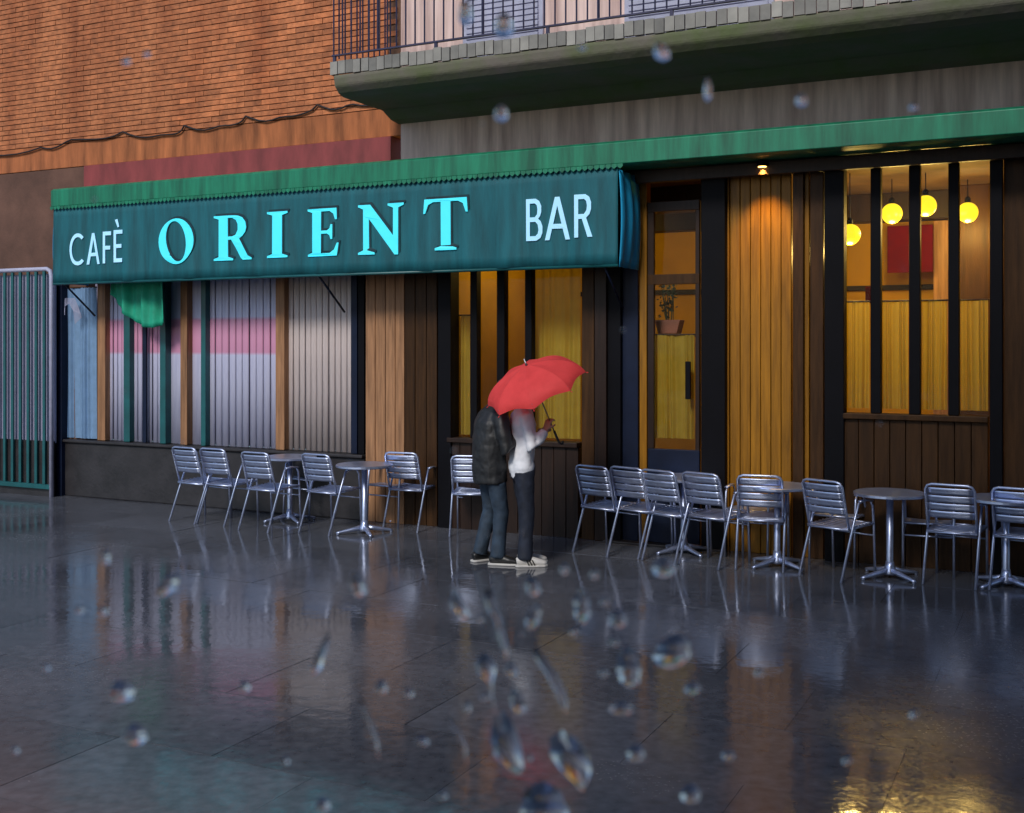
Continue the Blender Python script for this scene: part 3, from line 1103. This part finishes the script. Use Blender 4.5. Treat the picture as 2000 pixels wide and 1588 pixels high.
cable([(-60, 305, -.025), (80, 288, -.025), (140, 272, -.025), (240, 258, -.025), (330, 262, -.025), (360, 246, -.025), (440, 244, -.025), (480, 228, -.025), (560, 226, -.025), (620, 206, -.025), (690, 202, -.025), (770, 196, -.025)], 'dark cable sagging along the lower edge of the brickwork')
cable([(790, 232, -.05), (860, 212, -.05), (1000, 180, -.05), (1200, 152, -.05), (1450, 128, -.05), (1700, 98, -.05), (2010, 60, -.05), (2200, 30, -.05)], 'thin cable running across the pale plaster under the balcony', 0.008)

# ------------------------------------------------------------------ chairs and tables
def make_chair():
    r = empty('chair')
    hw = 0.205
    # seat ring
    sf = MB()
    pts = [(0.20, -hw, .445), (0.20, hw, .445), (-.19, hw * .92, .425), (-.19, -hw * .92, .425), (0.20, -hw, .445)]
    sf.tube(pts[:2], .010, 8).tube(pts[1:3], .010, 8).tube(pts[2:4], .010, 8).tube(pts[3:5], .010, 8)
    seat = sf.build('seat', 'aluminium', r, smooth=True)
    sl = MB().sheet(lambda a, b: ((a - .5) * .046, (b - .5) * (2 * hw - .01), .006 * math.cos((a - .5) * 3) - .012 * math.sin(math.pi * b)), 3, 6).mesh('seat_slat', True)
    sl.materials.append(MATS['aluminium'])
    for i in range(7):
        o = link('slat', sl, None, seat, solid=.0025)
        x = .165 - i * .056
        o.location = (x, 0, .445 + (x - .2) * .05 + .010)
    # backrest
    def bp(t, s):        # point of the back frame
        return (-.165 - .115 * t, s * (hw - .012), .43 + .40 * t)
    bf = MB()
    path = [bp(t, -1) for t in (0, .35, .7, .9)] + [(-.277, -.175, .822), (-.283, -.14, .834), (-.283, .14, .834), (-.277, .175, .822)] + [bp(t, 1) for t in (.9, .7, .35, 0)]
    bf.tube(path, .0115, 8)
    back = bf.build('backrest', 'aluminium', r, smooth=True)
    for i in range(4):
        t0, t1 = .30 + i * .165, .30 + i * .165 + .145
        def fn(a, b, t0=t0, t1=t1):
            t = t0 + (t1 - t0) * a
            y = (b - .5) * 2 * (hw - .02)
            return (-.165 - .115 * t - .022 * math.cos(math.pi * (b - .5)) + .004 * math.cos((a - .5) * 3), y, .43 + .40 * t)
        MB().sheet(fn, 3, 8).build('slat', 'aluminium', back, smooth=True, solid=.0025)
    for s in (-1, 1):
        y = s * hw
        MB().tube([(.225, y, 0), (.205, y, .43), (.185, y, .60), (.16, y, .635)], .0115, 8).build('leg', 'aluminium', r, smooth=True)
        MB().tube([(-.305, y, 0), (-.10, y, .50), (-.035, y, .635), (.0, y, .648)], .0115, 8).build('leg', 'aluminium', r, smooth=True)
        MB().tube([(-.02, y, .652), (.06, y, .658), (.175, y, .645)], [(.022, .010)] * 3, 8, side=(0, 1, 0)).build('armrest', 'aluminium', r, smooth=True)
    MB().tube([(.21, -hw, .34), (.21, hw, .34)], .008, 8).build('stretcher', 'aluminium', r, smooth=True)
    return r


def make_table():
    r = empty('cafe_table')
    MB().lathe([(.29, .70), (.30, .706), (.30, .724), (.29, .73)], 40).build('table_top', 'aluminium', r, bevel=0)
    MB().lathe([(.032, .05), (.030, .12), (.030, .698)], 16).build('pole', 'aluminium', r, smooth=True)
    b = MB().lathe([(.060, .03), (.058, .06), (.040, .10), (.034, .14)], 16).build('base', 'aluminium', r, smooth=True)
    for k in range(4):
        a = k * math.pi / 2 + .35
        c, s = math.cos(a), math.sin(a)
        f_ = MB()
        f_.tube([(c * .03, s * .03, .065), (c * .12, s * .12, .050), (c * .27, s * .27, .026), (c * .30, s * .30, .018)], [(.030, .030), (.026, .022), (.020, .014), (.014, .012)], 10, side=(-s, c, 0))
        f_.tube([(c * .285, s * .285, 0), (c * .285, s * .285, .02)], .014, 10)
        f_.build('foot', 'aluminium', b, smooth=True)
    return r


IN = math.atan2(VY, VX)          # facing the cafe front
chair0 = make_chair()
note_kids(chair0)
table0 = make_table()
note_kids(table0)
first = {'c': True, 't': True}


def put_chair(px, py, da, label):
    o = chair0 if first['c'] else copy_tree(chair0)
    first['c'] = False
    o.location = gp(px, py)
    o.rotation_euler = (0, 0, IN + R(da))
    tag(o, label, 'chair', 'aluminium chairs on the terrace')


def put_table(px, py, da, label):
    o = table0 if first['t'] else copy_tree(table0)
    first['t'] = False
    o.location = gp(px, py)
    o.rotation_euler = (0, 0, R(da))
    tag(o, label, 'table', 'pedestal tables on the terrace')


put_chair(396, 1014, -6, 'slatted aluminium chair at the left end of the terrace, last before the gate')
put_chair(450, 1018, -4, 'slatted aluminium chair second from the left end of the terrace')
put_chair(532, 1030, -3, 'slatted aluminium chair third from the left end, in front of the beige strips')
put_chair(650, 1036, -5, 'slatted aluminium chair fourth from the left end, nearest its table pedestal')
put_chair(606, 1008, 172, 'aluminium chair facing the street behind the third chair from the left')
put_chair(770, 1024, 178, 'aluminium chair facing the street behind the light wooden pilaster table')
put_chair(806, 1030, 5, 'slatted aluminium chair just left of the pair under the umbrella, by the brown planks')
put_chair(925, 1040, 20, 'aluminium chair half hidden behind the black jacket')
put_chair(1190, 1075, -16, 'slatted aluminium chair first to the right of the people')
put_chair(1258, 1080, -17, 'slatted aluminium chair second to the right of the people, before the glazed door')
put_chair(1320, 1090, -18, 'slatted aluminium chair third to the right of the people, overlapping its neighbour')
put_chair(1400, 1098, -16, 'slatted aluminium chair before the thick black post')
put_chair(1490, 1103, 8, 'slatted aluminium chair before the honey wooden panel')
put_chair(1472, 1084, 176, 'aluminium chair facing the street behind the honey panel chair')
put_chair(1640, 1122, -22, 'slatted aluminium chair in front of the wide window, nearest the camera')
put_chair(1640, 1098, 172, 'aluminium chair facing the street below the wide window')
put_chair(1868, 1134, -6, 'slatted aluminium chair below the right side of the wide window')
put_chair(1815, 1116, 184, 'aluminium chair facing the street at the right part of the wide window')
put_chair(2000, 1146, -8, 'aluminium chair cut by the right edge of the picture')
put_table(566, 1018, 10, 'pedestal table among the left chairs, farthest from the people')
put_table(712, 1042, 0, 'pedestal table before the light wooden planks')
put_table(802, 1016, 25, 'pedestal table close to the wall left of the people')
put_table(1335, 1080, 5, 'pedestal table behind the chairs before the glazed door')
put_table(1518, 1106, 12, 'pedestal table before the honey wooden panel')
put_table(1738, 1128, 3, 'pedestal table below the wide window beside the nearest chair')
put_table(1965, 1145, 8, 'pedestal table at the right edge of the picture')

# ------------------------------------------------------------------ people
CL = bpy.data.textures.new('folds', 'CLOUDS')
CL.noise_scale = 0.085
CL2 = bpy.data.textures.new('creases', 'CLOUDS')
CL2.noise_scale = 0.16


def fuse(mb, name, m, parent, voxel=0.012, folds=0.012, smooth=6):
    """Melt overlapping lofted pieces into one continuous surface, with cloth folds if asked."""
    o = mb.build(name, m, parent)
    rm = o.modifiers.new('r', 'REMESH')
    rm.mode = 'VOXEL'
    rm.voxel_size = voxel
    rm.use_smooth_shade = True
    sm = o.modifiers.new('s', 'SMOOTH')
    sm.iterations = smooth
    sm.factor = 0.5
    if folds:
        for t, k in ((CL, folds), (CL2, folds * 1.4)):
            d = o.modifiers.new('d', 'DISPLACE')
            d.texture = t
            d.strength = k
            d.mid_level = 0.5
            d.texture_coords = 'LOCAL'
    evaluated(o)
    for p in o.data.polygons:
        p.use_smooth = True
    return o


def hand(mb, wrist, fdir, pdir, curl):
    """Palm and five fingers. fdir: towards the fingertips, pdir: out of the palm."""
    f_, p_ = Vector(fdir).normalized(), Vector(pdir)
    p_ = (p_ - f_ * p_.dot(f_)).normalized()
    s_ = f_.cross(p_)
    w = Vector(wrist)
    mb.tube([w - f_ * .02, w + f_ * .03, w + f_ * .085], [(.026, .020), (.038, .016), (.040, .013)], 10, side=s_)
    for k, (off, ln) in enumerate(((-.030, .060), (-.010, .072), (.011, .068), (.030, .052))):
        a = w + f_ * .08 + s_ * off
        b = a + (f_ * math.cos(curl * .5) + p_ * math.sin(curl * .5)) * ln * .5
        c = b + (f_ * math.cos(curl * 1.3) + p_ * math.sin(curl * 1.3)) * ln * .35
        d = c + (f_ * math.cos(curl * 2) + p_ * math.sin(curl * 2)) * ln * .28
        mb.tube([a, b, c, d], [.0095, .009, .0085, .007], 8)
    a = w + f_ * .03 - s_ * .034
    b = a + (f_ * .6 - s_ * .6 + p_ * .5).normalized() * .035
    mb.tube([w + f_ * .01 - s_ * .02, a, b, b + (f_ * .8 + p_ * .6).normalized() * .03], [.014, .012, .011, .009], 8)


def person(name, label, loc, rz, J):
    """J: joints in metres, x forwards, y to the figure's left, z up."""
    root = empty('person', loc, rz)
    tag(root, label, 'person')
    hx, hy, hz = J['head']
    nk = Vector(J['neck'])
    H = Vector((hx, hy, hz))
    b = MB()
    # head: skull, jaw, nose, ears
    b.ball((hx - .008, hy, hz + .025), .092, 1.06, .83, 1.12, 12)
    b.tube([(hx + .010, hy, hz - .01), (hx + .030, hy, hz - .06), (hx + .042, hy, hz - .105)], [(.066, .078), (.058, .062), (.028, .036)], 14, side=(0, 1, 0))
    b.tube([(hx + .085, hy, hz + .02), (hx + .108, hy, hz - .022), (hx + .088, hy, hz - .036)], [.009, .013, .012], 8)
    b.tube([(hx + .072, hy - .022, hz - .066), (hx + .085, hy, hz - .064), (hx + .072, hy + .022, hz - .066)], .008, 6)
    for s in (-1, 1):
        b.ball((hx - .005, hy + s * .080, hz - .005), .026, .6, .35, 1.1, 6)
    b.tube([nk - Vector((.01, 0, .05)), nk + Vector((0, 0, .02)), H + Vector((-.012, 0, -.05))], [.062, .055, .055], 14)
    for z0, x0, a_, d_ in ():
        pass
    tz = J['torso']
    b.tube([p for p, _ in tz], [(a * .84, d * .80) for _, (a, d) in tz], 18, side=(0, 1, 0))
    for s, arm in ((-1, J['r_arm']), (1, J['l_arm'])):
        sh, el, wr = arm[:3]
        b.tube([sh, Vector(sh).lerp(Vector(el), .5), el, Vector(el).lerp(Vector(wr), .4), wr], [.046, .043, .036, .036, .024], 12)
        hand(b, wr, arm[3], arm[4], arm[5])
    for s, leg in ((-1, J['r_leg']), (1, J['l_leg'])):
        hp, kn, an = leg[:3]
        b.tube([Vector(hp) + Vector((0, 0, .05)), hp, kn, Vector(kn).lerp(Vector(an), .35) + Vector((-.012, 0, 0)), an], [.078, .072, .040, .042, .030], 12)
    fuse(b, 'body', 'skin', root, 0.0065, 0.0, 3)
    for s in (-1, 1):
        MB().ball((hx + .082, hy + s * .031, hz + .012), .011, n=6).build('eye', 'eye_white', root, smooth=True)
    hr = MB()
    hr.ball((hx - .022, hy, hz + .042), .098, 1.06, .90, 1.06, 12)
    hr.ball((hx - .05, hy, hz - .015), .075, .75, 1.0, 1.15, 10)
    fuse(hr, 'hair', 'hair', root, .009, .008, 2)
    # top garment
    t = MB()
    t.tube([p for p, _ in tz], [r_ for _, r_ in tz], 24, side=(0, 1, 0))
    k = J['sleeve']
    for arm in (J['r_arm'], J['l_arm']):
        sh, el, wr = (Vector(q) for q in arm[:3])
        inn = Vector((sh.x * .6, sh.y * .45, sh.z - .01))
        end = el.lerp(wr, J['cuff'])
        t.tube([inn, sh, sh.lerp(el, .5), el, el.lerp(end, .5), end], [k * 1.25, k * 1.12, k * 1.05, k, k * .92, k * .80], 14)
    # collar
    c0 = Vector(tz[-1][0])
    t.tube([c0 - Vector((0, 0, .03)), c0 + Vector((.004, 0, .02))], [J['collar'], (J['collar'][0] * .92, J['collar'][1] * .92)], 18, side=(0, 1, 0))
    fuse(t, J['top_name'], J['top_mat'], root, .0105, J['folds'], 4)
    # trousers
    q = MB()
    hr_, hl_ = Vector(J['r_leg'][0]), Vector(J['l_leg'][0])
    mid = (hr_ + hl_) / 2
    q.tube([mid + Vector((0, 0, .14)), mid + Vector((-.005, 0, .05)), mid + Vector((-.005, 0, -.04))], [(.150, .105), (.165, .120), (.150, .110)], 20, side=(0, 1, 0))
    for leg in (J['r_leg'], J['l_leg']):
        hp, kn, an = (Vector(w_) for w_ in leg[:3])
        q.tube([hp + Vector((0, 0, .03)), hp.lerp(kn, .4), kn, kn.lerp(an, .5), an + Vector((0, 0, -.03))], [.096, .086, .070, .066, .068], 16)
    fuse(q, 'trousers', J['leg_mat'], root, .011, .010, 4)
    # shoes
    for leg in (J['r_leg'], J['l_leg']):
        an = Vector(leg[2])
        d = Vector((math.cos(leg[3]), math.sin(leg[3]), 0))
        sd = Vector((-d.y, d.x, 0))
        s = MB()
        bb = Vector((an.x, an.y, 0))
        s.tube([bb - d * .075 + Vector((0, 0, .045)), bb - d * .05 + Vector((0, 0, .05)), bb + d * .04 + Vector((0, 0, .052)), bb + d * .11 + Vector((0, 0, .040)), bb + d * .175 + Vector((0, 0, .030)), bb + d * .20 + Vector((0, 0, .028))],
               [(.026, .034), (.036, .044), (.040, .048), (.046, .036), (.038, .026), (.018, .014)], 14, side=sd)
        s.tube([bb + Vector((0, 0, .05)), bb + Vector((0, 0, .10))], [(.040), (.042)], 12)
        sh = fuse(s, 'shoe', J['shoe_mat'], root, .008, 0, 3)
        pts = [(-.085, -.030), (-.06, -.042), (.05, -.046), (.12, -.052), (.18, -.042), (.207, -.015), (.207, .015), (.18, .042), (.12, .050), (.05, .044), (-.06, .042), (-.085, .030)]
        MB().plate([pts], 0.0, .018, lambda x, y, w: tuple(bb + d * x + sd * y + Vector((0, 0, w)))).build('sole', J['sole_mat'], sh, .004)
        if J.get('stripes'):
            for k_ in range(3):
                for sg in (-1, 1):
                    x0 = .028 + k_ * .026
                    MB().plate([[(x0, .020), (x0 + .011, .020), (x0 - .012, .066), (x0 - .023, .066)]], .028, .0545,
                               lambda x, y, w, sg=sg: tuple(bb + d * x + sd * (sg * (w - max(0, y - .045) * .25)) + Vector((0, 0, y)))).build('stripe', 'shoe_black', sh)
    return root


UP = (0, 0, 1)
person('person', 'person in a black jacket and blue jeans standing beside the white shirt', gp(964, 1099), R(22), dict(
    head=(.150, 0, 1.545), neck=(.085, 0, 1.42), sleeve=.066, cuff=.97, folds=.017, collar=(.085, .085),
    torso=[((-.030, 0, .735), (.190, .150)), ((-.040, 0, .86), (.195, .156)), ((-.045, 0, 1.00), (.192, .152)), ((-.035, 0, 1.14), (.196, .150)), ((-.015, 0, 1.26), (.205, .155)), ((.015, 0, 1.345), (.185, .130)), ((.050, 0, 1.40), (.115, .100)), ((.070, 0, 1.425), (.085, .085))],
    r_arm=((.0, -.205, 1.315), (.015, -.275, 1.055), (.185, -.165, 1.19), (.25, .15, .95), (.2, .95, -.1), .55),
    l_arm=((.0, .205, 1.315), (.02, .27, 1.05), (.22, .19, 1.02), (1, -.2, .1), (.1, -.9, .2), .6),
    r_leg=((-.02, -.088, .82), (.035, -.10, .47), (.0, -.10, .095), -.55),
    l_leg=((-.02, .088, .82), (.01, .11, .47), (-.09, .12, .095), .25),
    top_name='jacket', top_mat='black_jacket', leg_mat='jeans_blue', shoe_mat='shoe_black', sole_mat='shoe_white'))
person('person', 'person in a white shirt and dark jeans holding the red umbrella', gp(1022, 1103), R(8), dict(
    head=(.045, 0, 1.565), neck=(.012, 0, 1.43), sleeve=.054, cuff=.92, folds=.018, collar=(.066, .066),
    torso=[((-.010, 0, .79), (.170, .108)), ((-.015, 0, .88), (.178, .118)), ((-.012, 0, 1.00), (.165, .110)), ((-.005, 0, 1.14), (.168, .112)), ((-.008, 0, 1.26), (.180, .118)), ((-.008, 0, 1.345), (.168, .102)), ((.0, 0, 1.40), (.105, .075)), ((.006, 0, 1.435), (.062, .060))],
    r_arm=((.005, -.185, 1.34), (.045, -.205, 1.075), (.175, -.165, 1.225), (.35, .2, .9), (.75, .65, -.1), .95),
    l_arm=((.0, .185, 1.34), (.03, .21, 1.08), (.16, .12, 1.16), (.7, -.4, .6), (.2, -.8, -.2), .6),
    r_leg=((-.005, -.082, .82), (.020, -.085, .47), (.0, -.085, .095), -.06),
    l_leg=((-.005, .082, .82), (.035, .085, .47), (.035, .09, .095), .10),
    top_name='shirt', top_mat='white_shirt', leg_mat='jeans_dark', shoe_mat='shoe_white', sole_mat='shoe_white', stripes=True))

# ------------------------------------------------------------------ umbrella
ud = 9.95
C = Vector(((1048 - 1000) / FPX * ud, ud, CAM_H + (670 - 760) / FPX * ud))
axis = Vector((-0.37, -0.28, 0.88)).normalized()
um = empty('umbrella', C)
um.rotation_euler = axis.to_track_quat('Z', 'Y').to_euler()
RU, HU = 0.465, 0.24
def canopy(a, b):
    """a round the canopy, b from crown to rim; cloth sinks between the ribs."""
    seg = a * 8
    fr_ = seg - math.floor(seg)
    sag = math.sin(math.pi * fr_)
    an = 2 * math.pi * a
    t = b * math.pi / 2 * 0.93
    r_ = RU * math.sin(t) / math.sin(math.pi / 2 * .93)
    z_ = HU * (math.cos(t) - math.cos(math.pi / 2 * .93)) / (1 - math.cos(math.pi / 2 * .93))
    r_ *= 1 - (0.075 * b * b + .02) * sag
    z_ += 0.028 * sag * b ** 3 - .016 * sag * math.sin(math.pi * b)
    return (r_ * math.cos(an), r_ * math.sin(an), z_)
pm = 0
for k in range(8):
    MB().sheet(lambda a, b, k=k: canopy((k + min(.9999, max(.0001, a))) / 8, .02 + .98 * b), 8, 12).build('canopy_panel', 'umbrella_red', um, smooth=True)
    MB().tube([Vector(canopy(k / 8 + .0002, b / 8)) - Vector((0, 0, .006)) for b in range(9)], .0028, 6).build('rib', 'umbrella_metal', um, smooth=True)
    e = Vector(canopy(k / 8 + .0002, 1))
    MB().tube([e - Vector((0, 0, .006)), e * 1.04 - Vector((0, 0, .012))], .004, 6).build('rib_tip', 'umbrella_red', um, smooth=True)
    md = Vector(canopy(k / 8 + .0002, .55))
    MB().tube([md - Vector((0, 0, .008)), (0, 0, .06)], .0022, 5).build('strut', 'umbrella_metal', um, smooth=True)
MB().tube([(0, 0, -.44), (0, 0, HU + .055)], .006, 10).build('shaft', 'umbrella_metal', um, smooth=True)
MB().lathe([(.010, HU - .004), (.012, HU + .006), (.006, HU + .02), (.004, HU + .065)], 12).build('finial', 'umbrella_metal', um, smooth=True)
MB().lathe([(.012, .045), (.012, .075)], 10).build('runner', 'umbrella_metal', um)
MB().tube([(0, 0, -.43), (0, 0, -.53)] + [(.03 - .03 * math.cos(R(q)), 0, -.53 - .03 * math.sin(R(q))) for q in range(20, 200, 20)], .011, 10).build('handle', 'shoe_black', um, smooth=True)
e = Vector(canopy(4.45 / 8, 1))
MB().tube([e, e + Vector((-.012, 0, -.03)), e + Vector((-.02, .004, -.075))], [(.009, .002)] * 3, 6).build('strap', 'umbrella_red', um)
tag(um, 'bright red open umbrella tilted over the standing people', 'umbrella')

# ------------------------------------------------------------------ the rain-beaded glass screen in front of the viewer
m = bpy.data.materials.new('clear_glass')
m.use_nodes = True
m.node_tree.nodes.remove(m.node_tree.nodes['Principled BSDF'])
tr_ = m.node_tree.nodes.new('ShaderNodeBsdfTransparent')
m.node_tree.links.new(tr_.outputs['BSDF'], m.node_tree.nodes['Material Output'].inputs['Surface'])
MATS['clear_glass'] = m
m = bpy.data.materials.new('rain_water')
m.use_nodes = True
pw = m.node_tree.nodes['Principled BSDF']
pw.inputs['Base Color'].default_value = (1, 1, 1, 1)
pw.inputs['Transmission Weight'].default_value = 1.0
pw.inputs['IOR'].default_value = 1.33
pw.inputs['Roughness'].default_value = 0.0
MATS['rain_water'] = m
GY = 0.62
screen = empty('glass_screen', (0, GY, 0))
tag(screen, 'clear glass windscreen beaded with raindrops, through which the terrace is seen', 'glass screen')
MB().box(-2.4, 2.4, -0.003, 0.003, 0.06, 2.75).build('pane', 'clear_glass', screen)
MB().box(-2.46, 2.46, -0.03, 0.03, 0.0, 0.058).build('bottom_rail', 'aluminium', screen, 0.004)
MB().box(-2.46, 2.46, -0.02, 0.02, 2.752, 2.80).build('top_rail', 'aluminium', screen, 0.004)
for x in (-2.46, 2.405):
    MB().box(x, x + .055, -0.025, 0.025, 0.060, 2.75).build('upright', 'aluminium', screen, 0.004)
K = GY / FPX


def water(spine, widths, thick=0.32):
    """One bead or runnel: a closed lens-shaped body following a spine; units are photograph pixels on the pane."""
    pts = [Vector(((x - 1000) * K, -0.0032, CAM_H + (670 - y) * K)) for x, y in spine]
    mb = MB()
    n = len(pts)
    sec = 17
    for i, p in enumerate(pts):
        w = widths[i] * K
        d = min(w * thick, .0030)
        for j in range(sec):
            t = -1 + 2 * j / (sec - 1)
            mb.v.append((p.x + t * w, p.y - d * (1 - t * t) ** .62, p.z))
    for i in range(n - 1):
        for j in range(sec - 1):
            a = i * sec + j
            mb.f.append((a, a + 1, a + sec + 1, a + sec))
        mb.f.append((i * sec, i * sec + sec, i * sec + 2 * sec - 1, i * sec + sec - 1))
    mb.f.append(tuple(range(sec)))
    mb.f.append(tuple((n - 1) * sec + j for j in reversed(range(sec))))
    mb.build('raindrop', 'rain_water', screen, smooth=True)


def bead(x, y, w, h, lean=0.0):
    n = 17
    sp, wd = [], []
    for i in range(n):
        t = -1 + 2 * i / (n - 1)
        sp.append((x + lean * t * h, y + t * h))
        a = max(0.0, 1 - abs(t) ** 2.3) ** .55
        wd.append(max(.12, w * a * (1 + .18 * t + .07 * math.sin(9 * t + x))))
    water(sp, wd)


water([(952, 1146), (954, 1155), (958, 1172), (966, 1196), (973, 1205), (980, 1238), (986, 1258), (989, 1275), (989, 1283)], [.5, 8, 10, 9, 8, 7, 6, 5, .5])
water([(944, 1270), (946, 1280), (950, 1298), (952, 1315), (957, 1332), (963, 1360), (968, 1390)], [.5, 14, 20, 15, 4, 2.4, .4])
water([(980, 1384), (981, 1395), (983, 1418), (987, 1444), (992, 1468), (1003, 1490), (1012, 1504), (1014, 1508)], [.6, 14, 24, 29, 28, 19, 11, .6])
water([(1043, 1258), (1047, 1270), (1060, 1290), (1078, 1315), (1093, 1345), (1102, 1372), (1104, 1390)], [.4, 7, 10, 11, 10, 6, .4])
water([(886, 1146), (888, 1158), (895, 1180), (905, 1198), (909, 1210)], [.4, 9, 13, 12, .5])
water([(1095, 1420), (1098, 1438), (1112, 1470), (1124, 1500), (1133, 1525), (1137, 1541)], [.5, 26, 38, 30, 14, .5])
water([(645, 1230), (638, 1250), (626, 1280), (618, 1302), (614, 1318)], [.4, 7, 9, 12, .5])
water([(700, 1345), (712, 1380), (728, 1412), (735, 1440), (742, 1480)], [.3, 3, 5, 4, .3])
water([(868, 1390), (880, 1405), (896, 1428), (908, 1450), (912, 1490)], [.3, 4, 5, 4, .3])
for q in ((998, 1303, 10, 17, .1), (1010, 1365, 13, 27, .25), (1042, 1200, 13, 27, -.25), (1040, 1142, 13, 20, .2), (1135, 1180, 15, 36, .05), (1205, 1206, 16, 18, 0), (1180, 1172, 8, 9, 0),
          (1312, 1268, 34, 34, -.2), (1226, 1298, 22, 42, .1), (1062, 1570, 44, 50, .1), (938, 1206, 6, 7, 0), (1018, 1235, 3, 5, 0), (983, 1222, 3, 4, 0), (913, 1375, 7, 14, 0), (947, 1358, 9, 7, 0),
          (1178, 1310, 8, 9, 0), (1198, 1250, 8, 9, 0), (1120, 1230, 7, 9, 0), (1212, 1380, 24, 13, 0), (1240, 1466, 17, 17, 0), (1346, 1545, 19, 20, 0), (1350, 1340, 15, 13, 0), (865, 1548, 9, 9, 0),
          (1033, 1476, 6, 8, .2), (977, 1489, 3, 3, 0), (1003, 1521, 2, 2, 0), (332, 1138, 19, 25, -.5), (205, 1190, 10, 9, 0), (160, 1188, 9, 8, 0), (480, 1336, 11, 12, 0), (700, 1140, 14, 24, .2),
          (241, 1346, 26, 22, 0), (268, 1430, 22, 22, 0), (210, 1084, 9, 18, 0), (35, 1460, 8, 8, 0), (746, 1337, 11, 15, 0), (800, 1350, 9, 9, 0), (826, 1443, 12, 9, .2), (632, 1566, 15, 14, 0), (250, 122, 8, 7, 0),
          (290, 108, 6, 6, 0), (910, 28, 13, 26, 0), (985, 52, 18, 26, 0), (979, 224, 13, 17, 0), (1290, 104, 15, 19, .2), (1136, 95, 8, 6, 0), (1380, 178, 7, 24, 0), (1562, 198, 11, 14, 0), (1780, 211, 9, 7, 0),
          (1295, 1105, 22, 20, 0), (1420, 1470, 12, 10, 0), (1480, 1310, 10, 9, 0), (1160, 1118, 8, 10, 0), (1102, 1108, 8, 12, 0), (560, 1480, 7, 9, 0), (95, 1300, 8, 7, 0), (1650, 1480, 9, 9, 0), (1780, 1390, 8, 10, 0)):
    bead(*q)
rw = random.Random(21)
for i in range(120):        # the same rain further along the pane, beyond the photograph's edges, and fine specks inside it
    x, y = rw.uniform(-1800, 3800), rw.uniform(-500, 2300)
    k_ = rw.uniform(2, 9) if not (0 < x < 2000 and 0 < y < 1588) else rw.uniform(1, 2.5)
    bead(x, y, k_, k_ * rw.uniform(.9, 1.9), rw.uniform(-.2, .2))
